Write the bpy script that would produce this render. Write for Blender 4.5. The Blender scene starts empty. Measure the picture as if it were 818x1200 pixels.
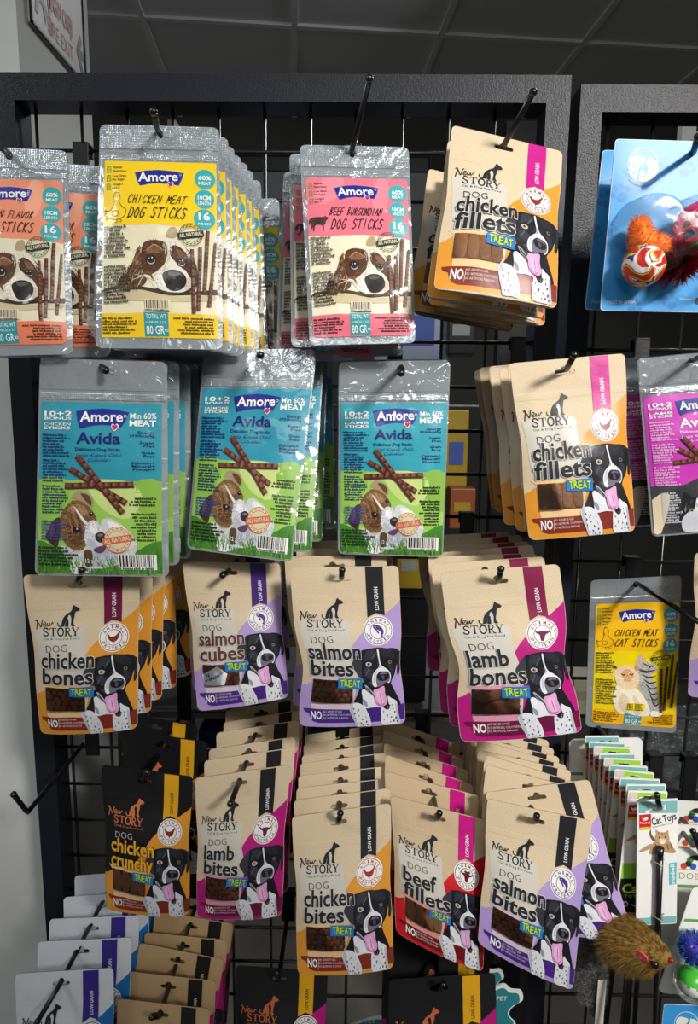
import bpy, bmesh, math, random
import numpy as np
from mathutils import Vector, Matrix, noise
from mathutils.geometry import tessellate_polygon

SC = bpy.context.scene
COL = SC.collection
PI = math.pi

# ------------------------------------------------------------------ camera, world, lights, exposure
FPX, PITCH, YAW, ROLL = 777.6, 0.15547, -0.01206, 0.01126
CAMP = np.array([0.35629, -0.77601, 1.60])
_c, _s = math.cos(ROLL), math.sin(ROLL)
_r0 = np.array([math.cos(YAW), -math.sin(YAW), 0.0])
_f0 = np.array([math.sin(YAW), math.cos(YAW), 0.0])
_fw = _f0 * math.cos(PITCH) - np.array([0, 0, 1.0]) * math.sin(PITCH)
_up = _f0 * math.sin(PITCH) + np.array([0, 0, 1.0]) * math.cos(PITCH)
RR = _c * _r0 + _s * _up
UU = -_s * _r0 + _c * _up
cam_d = bpy.data.cameras.new('camera')
cam_d.sensor_fit = 'VERTICAL'
cam_d.sensor_height = 36.0
cam_d.lens = FPX / 1200.0 * 36.0
cam_d.clip_start = 0.02
cam = bpy.data.objects.new('camera', cam_d)
COL.objects.link(cam)
m4 = Matrix.Identity(4)
for k in range(3):
    m4[k][0], m4[k][1], m4[k][2], m4[k][3] = RR[k], UU[k], -_fw[k], CAMP[k]
cam.matrix_world = m4
SC.camera = cam

SC.view_settings.view_transform = 'Standard'
SC.view_settings.look = 'None'
SC.view_settings.gamma = 1.0
SC.view_settings.use_curve_mapping = False
SC.view_settings.exposure = 0.0

world = bpy.data.worlds.new('world')
SC.world = world
world.use_nodes = True
world.node_tree.nodes['Background'].inputs[0].default_value = (0.95, 0.98, 1.0, 1)
world.node_tree.nodes['Background'].inputs[1].default_value = 0.17


def aim(o, target):
    d = Vector(target) - o.location
    o.rotation_euler = d.to_track_quat('-Z', 'Y').to_euler()


def spot(name, loc, target, power, angle, blend, radius, col=(1, 1, 1)):
    l = bpy.data.lights.new(name, 'SPOT')
    l.energy = power
    l.spot_size = math.radians(angle)
    l.spot_blend = blend
    l.shadow_soft_size = radius
    l.color = col
    o = bpy.data.objects.new(name, l)
    COL.objects.link(o)
    o.location = loc
    aim(o, target)
    return o


def area(name, loc, target, power, sx, sy, col=(1, 1, 1)):
    l = bpy.data.lights.new(name, 'AREA')
    l.shape = 'RECTANGLE'
    l.size, l.size_y = sx, sy
    l.energy = power
    l.color = col
    o = bpy.data.objects.new(name, l)
    COL.objects.link(o)
    o.location = loc
    aim(o, target)
    return o


# ceiling downlight of the shop, up to the right behind the camera, split into two cones, then added fill areas
spot('split_key_spot', (1.72, -2.30, 3.02), (0.49, -0.1, 1.76), 600, 23.0, 0.8, 0.32, (1.0, 0.97, 0.925))
spot('split_key_spot', (1.78, -2.24, 3.02), (0.70, -0.15, 1.13), 450, 12.5, 0.8, 0.22, (1.0, 0.97, 0.925))  # second cone of the key, added so the lower-left packs stay dark
area('added_fill_light', (0.4, -2.6, 3.02), (0.45, 0.0, 1.5), 11, 1.2, 0.6, (0.97, 0.99, 1.0))  # soft fill added from behind the camera for the pack fronts
area('added_fill_light', (-1.3, -1.0, 3.02), (-0.16, 0.05, 0.95), 16, 0.6, 0.6, (0.97, 0.99, 1.0))  # added to brighten the left wall end and the white pouches
area('added_fill_light', (1.1, 1.5, 3.05), (0.15, 0.9, 1.2), 15, 0.6, 0.6, (0.95, 0.98, 1.0))  # added to lift the grey panel and shelves behind the mesh


def at(px, py, Y):
    """the point of the plane at depth Y seen at a pixel of the photograph"""
    a, b = px - 409.0, py - 600.0
    d = _fw + RR * (a / FPX) - UU * (b / FPX)
    return CAMP + d * ((Y - CAMP[1]) / d[1])


# ------------------------------------------------------------------ helpers
def lin(c):
    c = c / 255.0
    return c / 12.92 if c <= 0.04045 else ((c + 0.055) / 1.055) ** 2.4


def rgb(c):
    return (lin(c[0]), lin(c[1]), lin(c[2]), 1.0)


def mixc(a, b, t):
    return tuple(a[i] * (1 - t) + b[i] * t for i in range(3))


def new_mat(name):
    m = bpy.data.materials.new(name)
    m.use_nodes = True
    nt = m.node_tree
    b = nt.nodes['Principled BSDF']
    return m, nt, b


def add_bump(nt, b, scale, strength, dist, detail=3.0, coord='Object', tex='NOISE', sock='Normal', rough=0.5):
    tc = nt.nodes.new('ShaderNodeTexCoord')
    if tex == 'NOISE':
        n = nt.nodes.new('ShaderNodeTexNoise')
        n.inputs['Scale'].default_value = scale
        n.inputs['Detail'].default_value = detail
        n.inputs['Roughness'].default_value = rough
        out = n.outputs['Fac']
    else:
        n = nt.nodes.new('ShaderNodeTexVoronoi')
        n.inputs['Scale'].default_value = scale
        out = n.outputs['Distance']
    nt.links.new(tc.outputs[coord], n.inputs['Vector'])
    bp = nt.nodes.new('ShaderNodeBump')
    bp.inputs['Strength'].default_value = strength
    bp.inputs['Distance'].default_value = dist
    nt.links.new(out, bp.inputs['Height'])
    nt.links.new(bp.outputs['Normal'], b.inputs[sock])
    return bp


def simple(name, col, rough=0.5, metal=0.0, bump=None, coat=0.0, spec=0.5, vary=0.0):
    m, nt, b = new_mat(name)
    b.inputs['Base Color'].default_value = rgb(col)
    b.inputs['Roughness'].default_value = rough
    b.inputs['Metallic'].default_value = metal
    b.inputs['Coat Weight'].default_value = coat
    b.inputs['Specular IOR Level'].default_value = spec
    if vary:
        tc = nt.nodes.new('ShaderNodeTexCoord')
        n = nt.nodes.new('ShaderNodeTexNoise')
        n.inputs['Scale'].default_value = 9.0
        n.inputs['Detail'].default_value = 5.0
        nt.links.new(tc.outputs['Object'], n.inputs['Vector'])
        r = nt.nodes.new('ShaderNodeValToRGB')
        r.color_ramp.elements[0].position = 0.3
        r.color_ramp.elements[1].position = 0.7
        r.color_ramp.elements[0].color = rgb(tuple(max(0, c * (1 - vary)) for c in col))
        r.color_ramp.elements[1].color = rgb(tuple(min(255, c * (1 + vary)) for c in col))
        nt.links.new(n.outputs['Fac'], r.inputs['Fac'])
        nt.links.new(r.outputs['Color'], b.inputs['Base Color'])
    if bump:
        add_bump(nt, b, *bump)
    return m


def attr_mat(name, rough, coat=0.0, bump=None, dots=False, spec=0.5, crinkle=None):
    """print on paper or film: the colours of the inks are stored on the faces"""
    m, nt, b = new_mat(name)
    a = nt.nodes.new('ShaderNodeAttribute')
    a.attribute_name = 'ink'
    col = a.outputs['Color']
    uv = nt.nodes.new('ShaderNodeTexCoord')
    if dots:
        # fine woven dot raster of the kraft paper
        w1 = nt.nodes.new('ShaderNodeTexWave')
        w1.inputs['Scale'].default_value = 0.20
        w1.bands_direction = 'DIAGONAL'
        nt.links.new(uv.outputs['UV'], w1.inputs['Vector'])
        mp = nt.nodes.new('ShaderNodeMapping')
        mp.inputs['Scale'].default_value = (-1, 1, 1)
        nt.links.new(uv.outputs['UV'], mp.inputs['Vector'])
        w2 = nt.nodes.new('ShaderNodeTexWave')
        w2.inputs['Scale'].default_value = 0.20
        w2.bands_direction = 'DIAGONAL'
        nt.links.new(mp.outputs['Vector'], w2.inputs['Vector'])
        mu = nt.nodes.new('ShaderNodeMath')
        mu.operation = 'MULTIPLY'
        nt.links.new(w1.outputs['Fac'], mu.inputs[0])
        nt.links.new(w2.outputs['Fac'], mu.inputs[1])
        n = nt.nodes.new('ShaderNodeTexNoise')
        n.inputs['Scale'].default_value = 0.5
        n.inputs['Detail'].default_value = 4
        nt.links.new(uv.outputs['UV'], n.inputs['Vector'])
        ad = nt.nodes.new('ShaderNodeMath')
        ad.operation = 'ADD'
        nt.links.new(mu.outputs[0], ad.inputs[0])
        nt.links.new(n.outputs['Fac'], ad.inputs[1])
        mr = nt.nodes.new('ShaderNodeMapRange')
        mr.inputs['From Min'].default_value = 0.3
        mr.inputs['From Max'].default_value = 1.5
        mr.inputs['To Min'].default_value = 1.03
        mr.inputs['To Max'].default_value = 0.86
        nt.links.new(ad.outputs[0], mr.inputs['Value'])
        mx = nt.nodes.new('ShaderNodeMix')
        mx.data_type = 'RGBA'
        mx.blend_type = 'MULTIPLY'
        mx.inputs['Factor'].default_value = 1.0
        nt.links.new(col, mx.inputs['A'])
        nt.links.new(mr.outputs['Result'], mx.inputs['B'])
        col = mx.outputs['Result']
    nt.links.new(col, b.inputs['Base Color'])
    b.inputs['Roughness'].default_value = rough
    b.inputs['Specular IOR Level'].default_value = spec
    b.inputs['Coat Weight'].default_value = coat
    b.inputs['Coat Roughness'].default_value = 0.09
    if bump:
        add_bump(nt, b, *bump)
    if crinkle:
        add_bump(nt, b, *crinkle, sock='Coat Normal')
    return m


def clear_mat(name, rough, ior=1.4, bump=0.3, scale=45.0, keep=1.0):
    """thin clear plastic: see-through with a mirror sheen"""
    m = bpy.data.materials.new(name)
    m.use_nodes = True
    nt = m.node_tree
    nt.nodes.remove(nt.nodes['Principled BSDF'])
    tr = nt.nodes.new('ShaderNodeBsdfTransparent')
    gl = nt.nodes.new('ShaderNodeBsdfGlossy')
    gl.inputs['Roughness'].default_value = rough
    fr = nt.nodes.new('ShaderNodeFresnel')
    fr.inputs['IOR'].default_value = ior
    mx = nt.nodes.new('ShaderNodeMixShader')
    tc = nt.nodes.new('ShaderNodeTexCoord')
    n = nt.nodes.new('ShaderNodeTexNoise')
    n.inputs['Scale'].default_value = scale
    n.inputs['Detail'].default_value = 2.0
    nt.links.new(tc.outputs['Object'], n.inputs['Vector'])
    bp = nt.nodes.new('ShaderNodeBump')
    bp.inputs['Strength'].default_value = bump
    bp.inputs['Distance'].default_value = 0.004
    nt.links.new(n.outputs['Fac'], bp.inputs['Height'])
    nt.links.new(bp.outputs['Normal'], gl.inputs['Normal'])
    k = nt.nodes.new('ShaderNodeMath')
    k.operation = 'MULTIPLY'
    k.inputs[1].default_value = keep
    nt.links.new(fr.outputs[0], k.inputs[0])
    nt.links.new(k.outputs[0], mx.inputs[0])
    nt.links.new(tr.outputs[0], mx.inputs[1])
    nt.links.new(gl.outputs[0], mx.inputs[2])
    nt.links.new(mx.outputs[0], nt.nodes['Material Output'].inputs['Surface'])
    return m


def film_mat(name, col, opacity, rough, emboss=False, metal=0.35):
    m, nt, b = new_mat(name)
    b.inputs['Base Color'].default_value = rgb(col)
    b.inputs['Roughness'].default_value = rough
    b.inputs['Metallic'].default_value = metal
    b.inputs['Coat Weight'].default_value = 0.6
    b.inputs['Coat Roughness'].default_value = 0.06
    tr = nt.nodes.new('ShaderNodeBsdfTransparent')
    mx = nt.nodes.new('ShaderNodeMixShader')
    fr = nt.nodes.new('ShaderNodeFresnel')
    fr.inputs['IOR'].default_value = 1.45
    mr = nt.nodes.new('ShaderNodeMapRange')
    mr.inputs['From Min'].default_value = 0.03
    mr.inputs['From Max'].default_value = 0.5
    mr.inputs['To Min'].default_value = opacity
    mr.inputs['To Max'].default_value = 1.0
    nt.links.new(fr.outputs[0], mr.inputs['Value'])
    nt.links.new(mr.outputs['Result'], mx.inputs[0])
    nt.links.new(tr.outputs[0], mx.inputs[1])
    nt.links.new(b.outputs[0], mx.inputs[2])
    nt.links.new(mx.outputs[0], nt.nodes['Material Output'].inputs['Surface'])
    tc = nt.nodes.new('ShaderNodeTexCoord')
    n = nt.nodes.new('ShaderNodeTexNoise')
    n.inputs['Scale'].default_value = 55.0
    n.inputs['Detail'].default_value = 3.0
    n.inputs['Distortion'].default_value = 1.2
    nt.links.new(tc.outputs['Object'], n.inputs['Vector'])
    b1 = nt.nodes.new('ShaderNodeBump')
    b1.inputs['Strength'].default_value = 0.55
    b1.inputs['Distance'].default_value = 0.004
    nt.links.new(n.outputs['Fac'], b1.inputs['Height'])
    last = b1
    if emboss:
        w = nt.nodes.new('ShaderNodeTexVoronoi')
        w.inputs['Scale'].default_value = 0.62
        w.inputs['Randomness'].default_value = 0.0
        nt.links.new(tc.outputs['UV'], w.inputs['Vector'])
        b2 = nt.nodes.new('ShaderNodeBump')
        b2.inputs['Strength'].default_value = 0.5
        b2.inputs['Distance'].default_value = 0.0006
        nt.links.new(w.outputs['Distance'], b2.inputs['Height'])
        nt.links.new(b1.outputs['Normal'], b2.inputs['Normal'])
        last = b2
    nt.links.new(last.outputs['Normal'], b.inputs['Normal'])
    nt.links.new(last.outputs['Normal'], fr.inputs['Normal'])
    return m


M = {}
M['kraft'] = attr_mat('kraft_paper', 0.55, bump=(160, 0.25, 0.0008, 4.0), dots=True, spec=0.35)
M['print'] = attr_mat('printed_ink_satin', 0.38, bump=(70, 0.22, 0.002, 3.0), spec=0.45)
M['label'] = attr_mat('printed_label_under_film', 0.4, coat=0.5, bump=(38, 0.15, 0.004, 3.0), crinkle=(30, 0.6, 0.007, 2.5), spec=0.3)
M['card'] = attr_mat('printed_card', 0.5, coat=0.08, spec=0.25)
M['film'] = film_mat('silver_clear_film', (190, 198, 203), 0.60, 0.14)
M['header'] = film_mat('embossed_film_seal', (196, 204, 209), 0.70, 0.15, True, 0.5)
M['crinkle'] = film_mat('crinkled_film_seal', (204, 211, 216), 0.66, 0.12, False, 0.55)
M['window'] = clear_mat('clear_window_film', 0.16, 1.4, 0.5)
M['blister'] = clear_mat('clear_blister_plastic', 0.08, 1.4, 0.1, 45.0, 0.45)
M['frame'] = simple('black_powder_coat', (28, 30, 39), 0.36, 0.0, bump=(700, 0.4, 0.0008, 2.0), coat=0.0, spec=0.26)
M['wire'] = simple('black_wire_enamel', (26, 26, 28), 0.3, spec=0.8, coat=0.3)
M['rod'] = simple('black_hook_enamel', (12, 12, 13), 0.3, spec=0.6)
M['plate'] = simple('black_hook_plate', (16, 16, 19), 0.4, bump=(300, 0.2, 0.001, 2.0), spec=0.5)


def link(name, mesh, mat=None, parent=None):
    o = bpy.data.objects.new(name, mesh)
    COL.objects.link(o)
    if mat and not mesh.materials:
        mesh.materials.append(mat)
    if parent:
        o.parent = parent
    return o


def tag(o, label=None, cat=None, group=None, kind=None):
    if label:
        o['label'] = label
    if cat:
        o['category'] = cat
    if group:
        o['group'] = group
    if kind:
        o['kind'] = kind
    return o


def empty(name, loc):
    o = bpy.data.objects.new(name, None)
    o.empty_display_size = 0.02
    COL.objects.link(o)
    o.location = loc
    return o


def copy_tree(o, parent=None):
    c = o.copy()
    COL.objects.link(c)
    if parent:
        c.parent = parent
    for ch in list(o.children):
        copy_tree(ch, c)
    return c


def bm_mesh(name, bm, smooth=False, bevel=0.0):
    if bevel:
        bmesh.ops.bevel(bm, geom=[e for e in bm.edges if e.calc_face_angle(0) > 0.6], offset=bevel, segments=2, affect='EDGES', profile=0.6)
    bmesh.ops.recalc_face_normals(bm, faces=bm.faces)
    me = bpy.data.meshes.new(name)
    bm.to_mesh(me)
    bm.free()
    if smooth:
        me.polygons.foreach_set('use_smooth', [True] * len(me.polygons))
    return me


def add_box(bm, lo, hi, mat=None):
    r = bmesh.ops.create_cube(bm, size=1.0)
    S = Matrix.Diagonal(((hi[0] - lo[0]), (hi[1] - lo[1]), (hi[2] - lo[2]), 1))
    T = Matrix.Translation(((hi[0] + lo[0]) / 2, (hi[1] + lo[1]) / 2, (hi[2] + lo[2]) / 2))
    X = T @ S
    if mat is not None:
        X = mat @ X
    bmesh.ops.transform(bm, matrix=X, verts=r['verts'])


def add_tube(bm, pts, rad, seg=10, caps=True):
    pts = [Vector(p) for p in pts]
    rads = rad if isinstance(rad, (list, tuple)) else [rad] * len(pts)
    rings = []
    prev = None
    for i, p in enumerate(pts):
        d = (pts[min(i + 1, len(pts) - 1)] - pts[max(i - 1, 0)]).normalized()
        if prev is None:
            a = d.orthogonal().normalized()
        else:
            a = (prev - d * prev.dot(d)).normalized()
        prev = a
        b = d.cross(a)
        rings.append([bm.verts.new(p + (a * math.cos(2 * PI * k / seg) + b * math.sin(2 * PI * k / seg)) * rads[i]) for k in range(seg)])
    for r0, r1 in zip(rings, rings[1:]):
        for k in range(seg):
            f = bm.faces.new((r0[k], r0[(k + 1) % seg], r1[(k + 1) % seg], r1[k]))
            f.smooth = True
    if caps:
        bm.faces.new(rings[0][::-1])
        bm.faces.new(rings[-1])


def sm(pts, n=4, closed=True):
    """Catmull-Rom through the given points"""
    P = [np.array(p, float) for p in pts]
    L = len(P)
    out = []
    rng = range(L) if closed else range(L - 1)
    for i in rng:
        if closed:
            a, b, c, d = P[(i - 1) % L], P[i], P[(i + 1) % L], P[(i + 2) % L]
        else:
            a, b, c, d = P[max(i - 1, 0)], P[i], P[i + 1], P[min(i + 2, L - 1)]
        for k in range(n):
            t = k / n
            out.append(0.5 * ((2 * b) + (-a + c) * t + (2 * a - 5 * b + 4 * c - d) * t * t + (-a + 3 * b - 3 * c + d) * t ** 3))
    if not closed:
        out.append(P[-1])
    return [tuple(p) for p in out]


# ------------------------------------------------------------------ lettering
_tc = {}


def glyphs(s, bold=0.0, res=2):
    key = (s, bold, res)
    if key not in _tc:
        cu = bpy.data.curves.new('lettering', 'FONT')
        cu.body = s
        cu.offset = bold
        cu.resolution_u = res
        o = bpy.data.objects.new('lettering', cu)
        me = o.to_mesh()
        V = np.empty(len(me.vertices) * 3)
        me.vertices.foreach_get('co', V)
        V = V.reshape(-1, 3)[:, :2].copy()
        F = [tuple(p.vertices) for p in me.polygons]
        o.to_mesh_clear()
        bpy.data.objects.remove(o)
        bpy.data.curves.remove(cu)
        _tc[key] = (V, F)
    return _tc[key]


CAPH = glyphs('H')[0][:, 1].max()


def invquad(q):
    q = [np.array(p, float) for p in q]          # TL TR BR BL

    def f(x, y):
        u = v = 0.5
        for _ in range(12):
            p = (1 - v) * ((1 - u) * q[0] + u * q[1]) + v * ((1 - u) * q[3] + u * q[2])
            du = (1 - v) * (q[1] - q[0]) + v * (q[2] - q[3])
            dv = (1 - u) * (q[3] - q[0]) + u * (q[2] - q[1])
            det = du[0] * dv[1] - du[1] * dv[0]
            e = np.array([x, y]) - p
            u += (e[0] * dv[1] - e[1] * dv[0]) / det
            v += (du[0] * e[1] - du[1] * e[0]) / det
        return u, v
    return f


class Art:
    """a flat print: coloured shapes in design millimetres (x right, y down) stacked in thin layers"""

    def __init__(s, W, H, quad=None, offs=(0, 0), size=None):
        s.W, s.H = W, H
        s.items = []
        s.q = invquad(quad) if quad else None
        s.offs = offs
        s.size = size or (W, H)
        s.rng = random.Random(5)

    def T(s, p):
        u, v = s.q(p[0], p[1])
        return (s.offs[0] + u * s.size[0], s.offs[1] + v * s.size[1])

    def clampx(s, p, m=0.35):
        return (min(max(p[0], m), s.W - m), min(max(p[1], m), s.H - m))

    def mm(s, pts, col, z):
        pts = [s.clampx(p) for p in pts]
        V = [Vector((p[0], p[1], 0)) for p in pts]
        tris = tessellate_polygon([V])
        s.items.append((np.array([(p[0], p[1]) for p in pts]), [tuple(t) for t in tris], col, z))

    def poly(s, pts, col, z, n=0):
        if n:
            pts = sm(pts, n)
        s.mm([s.T(p) for p in pts], col, z)

    def disc(s, c, rx, col, z, ry=None, rot=0.0, n=22):
        ry = ry or rx
        cr, sr = math.cos(rot), math.sin(rot)
        pts = []
        for k in range(n):
            a, b = rx * math.cos(2 * PI * k / n), ry * math.sin(2 * PI * k / n)
            pts.append((c[0] + a * cr - b * sr, c[1] + a * sr + b * cr))
        s.poly(pts, col, z)

    def stroke(s, pts, w, col, z, n=0, taper=False):
        if n:
            pts = sm(pts, n, closed=False)
        P = [np.array(p, float) for p in pts]
        l, r = [], []
        L = len(P)
        for i in range(L):
            d = P[min(i + 1, L - 1)] - P[max(i - 1, 0)]
            nn = np.linalg.norm(d)
            d = d / nn if nn > 1e-6 else np.array([1.0, 0])
            h = w / 2
            if taper:
                h *= 0.35 + 0.65 * math.sin(PI * min(max(i / (L - 1), 0.05), 0.95))
            o = np.array([-d[1], d[0]]) * h
            l.append(P[i] + o)
            r.append(P[i] - o)
        for i in range(L - 1):
            quad = [l[i], l[i + 1], r[i + 1], r[i]]
            q = [s.clampx(s.T(p)) for p in quad]
            s.items.append((np.array(q), [(0, 1, 2), (0, 2, 3)], col, z))
        # round ends
        if w > 5 and not taper:
            for e in (P[0], P[-1]):
                s.disc(e, w / 2, col, z, n=8)

    def text(s, t, p0, p1, h, col, z, bold=0.0, shear=0.0, res=2, outline=None, ow=0.02):
        if outline is not None:
            s.text(t, p0, p1, h, outline, z - 1, bold + ow * 1.5, shear, res)
        V, F = glyphs(t, bold * 0.62 if bold > 0 else bold, res)
        if not len(V):
            return
        V0 = glyphs(t, 0.0, res)[0]
        x0, x1 = V0[:, 0].min(), V0[:, 0].max()
        p0, p1 = np.array(p0, float), np.array(p1, float)
        d = p1 - p0
        up = np.array([d[1], -d[0]]) / np.linalg.norm(d)
        out = []
        for x, y in V:
            q = p0 + d * ((x + shear * y - x0) / (x1 - x0)) + up * (y / CAPH * h)
            out.append(s.clampx(s.T(q)))
        s.items.append((np.array(out), F, col, z))

    def arc_text(s, t, c, r, a0, a1, h, col, z, bold=0.0, inside=False):
        n = len(t)
        for i, ch in enumerate(t):
            a = a0 + (a1 - a0) * (i / (n - 1))
            ca, sa = math.cos(a), math.sin(a)
            rad = np.array([ca, sa])
            tan = np.array([-sa, ca])
            if inside:
                tan = -tan
            w = h * (0.8 if ch not in 'Iil1' else 0.3)
            b = np.array(c) + rad * r
            s.text(ch, b - tan * w / 2, b + tan * w / 2, h, col, z, bold)

    def greek(s, p0, w, n, lh, col, z, right=None, dens=0.55, gap=(), slope=0.0):
        """rows of print too small to read"""
        for k in range(n):
            if k in gap:
                continue
            y = p0[1] + k * lh
            x = p0[0]
            end = p0[0] + w * s.rng.uniform(0.62, 1.0)
            if right:
                x = p0[0] + (w - (end - p0[0]))
                end = p0[0] + w
            while x < end:
                ww = s.rng.uniform(0.7, 3.2) * lh
                e = min(x + ww, end)
                yy = y + slope * (x - p0[0])
                # a word: uneven short stems
                xx = x
                while xx < e:
                    sw = lh * 0.32
                    hh = lh * s.rng.choice((dens, dens, dens * 1.35))
                    s.poly([(xx, yy - hh), (xx + sw, yy - hh), (xx + sw, yy), (xx, yy)], col, z)
                    xx += lh * 0.42
                x = e + lh * 0.45

    def fur(s, pts, n, ln, w, cols, ang, z, spread=0.5, seed=1, fan=None, M=None):
        """hairs inside an outline: short tapering strokes"""
        r = random.Random(seed)
        P = [M(*p) for p in pts] if M else pts
        x0, x1 = min(p[0] for p in P), max(p[0] for p in P)
        y0, y1 = min(p[1] for p in P), max(p[1] for p in P)
        k = 0
        tries = 0
        while k < n and tries < n * 12:
            tries += 1
            x, y = r.uniform(x0, x1), r.uniform(y0, y1)
            ins = False
            j = len(P) - 1
            for i in range(len(P)):
                if (P[i][1] > y) != (P[j][1] > y) and x < (P[j][0] - P[i][0]) * (y - P[i][1]) / (P[j][1] - P[i][1]) + P[i][0]:
                    ins = not ins
                j = i
            if not ins:
                continue
            k += 1
            a = ang + r.gauss(0, spread)
            if fan:
                a = math.atan2(y - fan[1], x - fan[0]) + r.gauss(0, spread)
            L = ln * r.uniform(0.5, 1.2)
            dx, dy = math.cos(a), math.sin(a)
            s.mm([s.T(q) for q in ((x - dy * w / 2, y + dx * w / 2), (x + dy * w / 2, y - dx * w / 2), (x + dx * L, y + dy * L))], r.choice(cols), z)

    def barcode(s, p0, p1, z, bg=(240, 238, 232)):
        x0, y0 = p0
        x1, y1 = p1
        s.poly([(x0, y0), (x1, y0), (x1, y1), (x0, y1)], bg, z)
        r = random.Random(11)
        x = x0 + (x1 - x0) * 0.04
        w = (x1 - x0) / 62
        while x < x1 - (x1 - x0) * 0.05:
            b = w * r.choice((1, 1, 2, 2.6))
            s.poly([(x, y0 + 2), (x + b, y0 + 2), (x + b, y1 - (y1 - y0) * 0.2), (x, y1 - (y1 - y0) * 0.2)], (25, 24, 26), z + 1)
            x += b + w * r.choice((1, 1.4, 2.2))
        s.greek((x0 + 2, y1 - 1), (x1 - x0) * 1.0, 1, (y1 - y0) * 0.2, (40, 38, 40), z + 1)

    def flat(s, nu, nv):
        return cut(s.items, s.W, s.H, nu, nv)


def cut(items, W, H, nu, nv):
    """all shapes of a print cut along the pack's grid so that they follow its surface"""
    bm = bmesh.new()
    cl = bm.faces.layers.int.new('c')
    pal, pidx = [], {}
    for P, tris, col, z in items:
        col = tuple(col)
        if col not in pidx:
            pidx[col] = len(pal)
            pal.append(col)
        vs = [bm.verts.new((p[0], p[1], float(z))) for p in P]
        for t in tris:
            try:
                f = bm.faces.new([vs[i] for i in t])
                f[cl] = pidx[col]
            except ValueError:
                pass
    for k in range(1, nu):
        bmesh.ops.bisect_plane(bm, geom=bm.verts[:] + bm.edges[:] + bm.faces[:], plane_co=(W * k / nu, 0, 0), plane_no=(1, 0, 0), dist=1e-5)
    for k in range(1, nv):
        bmesh.ops.bisect_plane(bm, geom=bm.verts[:] + bm.edges[:] + bm.faces[:], plane_co=(0, H * k / nv, 0), plane_no=(0, 1, 0), dist=1e-5)
    bm.verts.index_update()
    V = np.array([v.co[:] for v in bm.verts])
    F, C = [], []
    for f in bm.faces:
        n = f.normal.z
        idx = [v.index for v in f.verts]
        if n > 0:                       # y runs down, so front faces turn
            idx.reverse()
        F.append(idx)
        C.append(pal[f[cl]])
    bm.free()
    L = np.array([rgb(c) for c in C], dtype=np.float32)
    return V, F, L


def fbm(x, y, seed, oct=2):
    return noise.fractal(Vector((x, y, seed * 7.31)), 1.0, 2.0, oct)


class Form:
    """the bent, filled body of a pack: a quad in space, a thickness over it and a waist"""

    def __init__(s, quad, W, H, T, prof, seed=0, waist=0.0, wv=0.45, ww=0.16, sway=0.0, crink=0.8, nu=22, nv=34, rim=0.0004, edge=2.6, cf=2.4):
        s.q = [np.array(p) for p in quad]      # TL TR BR BL in the world
        s.W, s.H, s.nu, s.nv, s.rim = W, H, nu, nv, rim
        n = np.cross(s.q[1] - s.q[0], s.q[3] - s.q[0])
        n = n / np.linalg.norm(n)
        if n[1] > 0:
            n = -n
        s.n = n
        s.waist, s.wv, s.ww, s.sway = waist, wv, ww, sway
        G = np.zeros((nv + 1, nu + 1))
        for j in range(nv + 1):
            v = j / nv
            pv = prof(v)
            for i in range(nu + 1):
                u = i / nu
                e = 1 - abs(2 * u - 1) ** edge
                be = min(1.0, 6 * u, 6 * (1 - u), 8 * v, 8 * (1 - v) + 0.35)
                w = fbm(u * cf, v * cf * 1.6, seed + 1.0) * 0.9 + fbm(u * cf * 2.6 + 3, v * cf * 2.2, seed + 5.0) * 0.5
                G[j, i] = T * e * pv + crink * be * w * (0.35 + 0.65 * pv)
        s.G = np.maximum(G, -T * 0.15) * 0.001
        gy, gx = np.gradient(s.G)
        s.gx = gx / (W * 0.001 / nu)
        s.gy = gy / (H * 0.001 / nv)

    def bil(s, A, x, y):
        u = np.clip(x / s.W, 0, 1) * s.nu
        v = np.clip(y / s.H, 0, 1) * s.nv
        i = np.minimum(u.astype(int), s.nu - 1)
        j = np.minimum(v.astype(int), s.nv - 1)
        a, b = u - i, v - j
        return (A[j, i] * (1 - a) + A[j, i + 1] * a) * (1 - b) + (A[j + 1, i] * (1 - a) + A[j + 1, i + 1] * a) * b

    def base(s, x, y):
        u, v = x / s.W, y / s.H
        g = np.exp(-((v - s.wv) / s.ww) ** 2)
        u = 0.5 + (u - 0.5) * (1 - s.waist * g) + s.sway * np.exp(-((v - s.wv) / (s.ww * 1.3)) ** 2)
        u, v = u[:, None], v[:, None]
        return (1 - v) * ((1 - u) * s.q[0] + u * s.q[1]) + v * ((1 - u) * s.q[3] + u * s.q[2])

    def front(s, x, y, off):
        h = s.bil(s.G, x, y)
        return s.base(x, y) + s.n * (h + s.rim + off)[:, None]

    def back(s, x, y, k=0.55):
        h = s.bil(s.G, x, y)
        return s.base(x, y) - s.n * (np.maximum(h, 0) * k + s.rim)[:, None]

    def normals(s, x, y):
        ex = s.q[1] - s.q[0]
        ex = ex / np.linalg.norm(ex)
        ey = np.cross(s.n, ex)
        if ey @ (s.q[3] - s.q[0]) < 0:
            ey = -ey
        N = s.n - ex * s.bil(s.gx, x, y)[:, None] - ey * s.bil(s.gy, x, y)[:, None]
        return N / np.linalg.norm(N, axis=1)[:, None]


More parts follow.
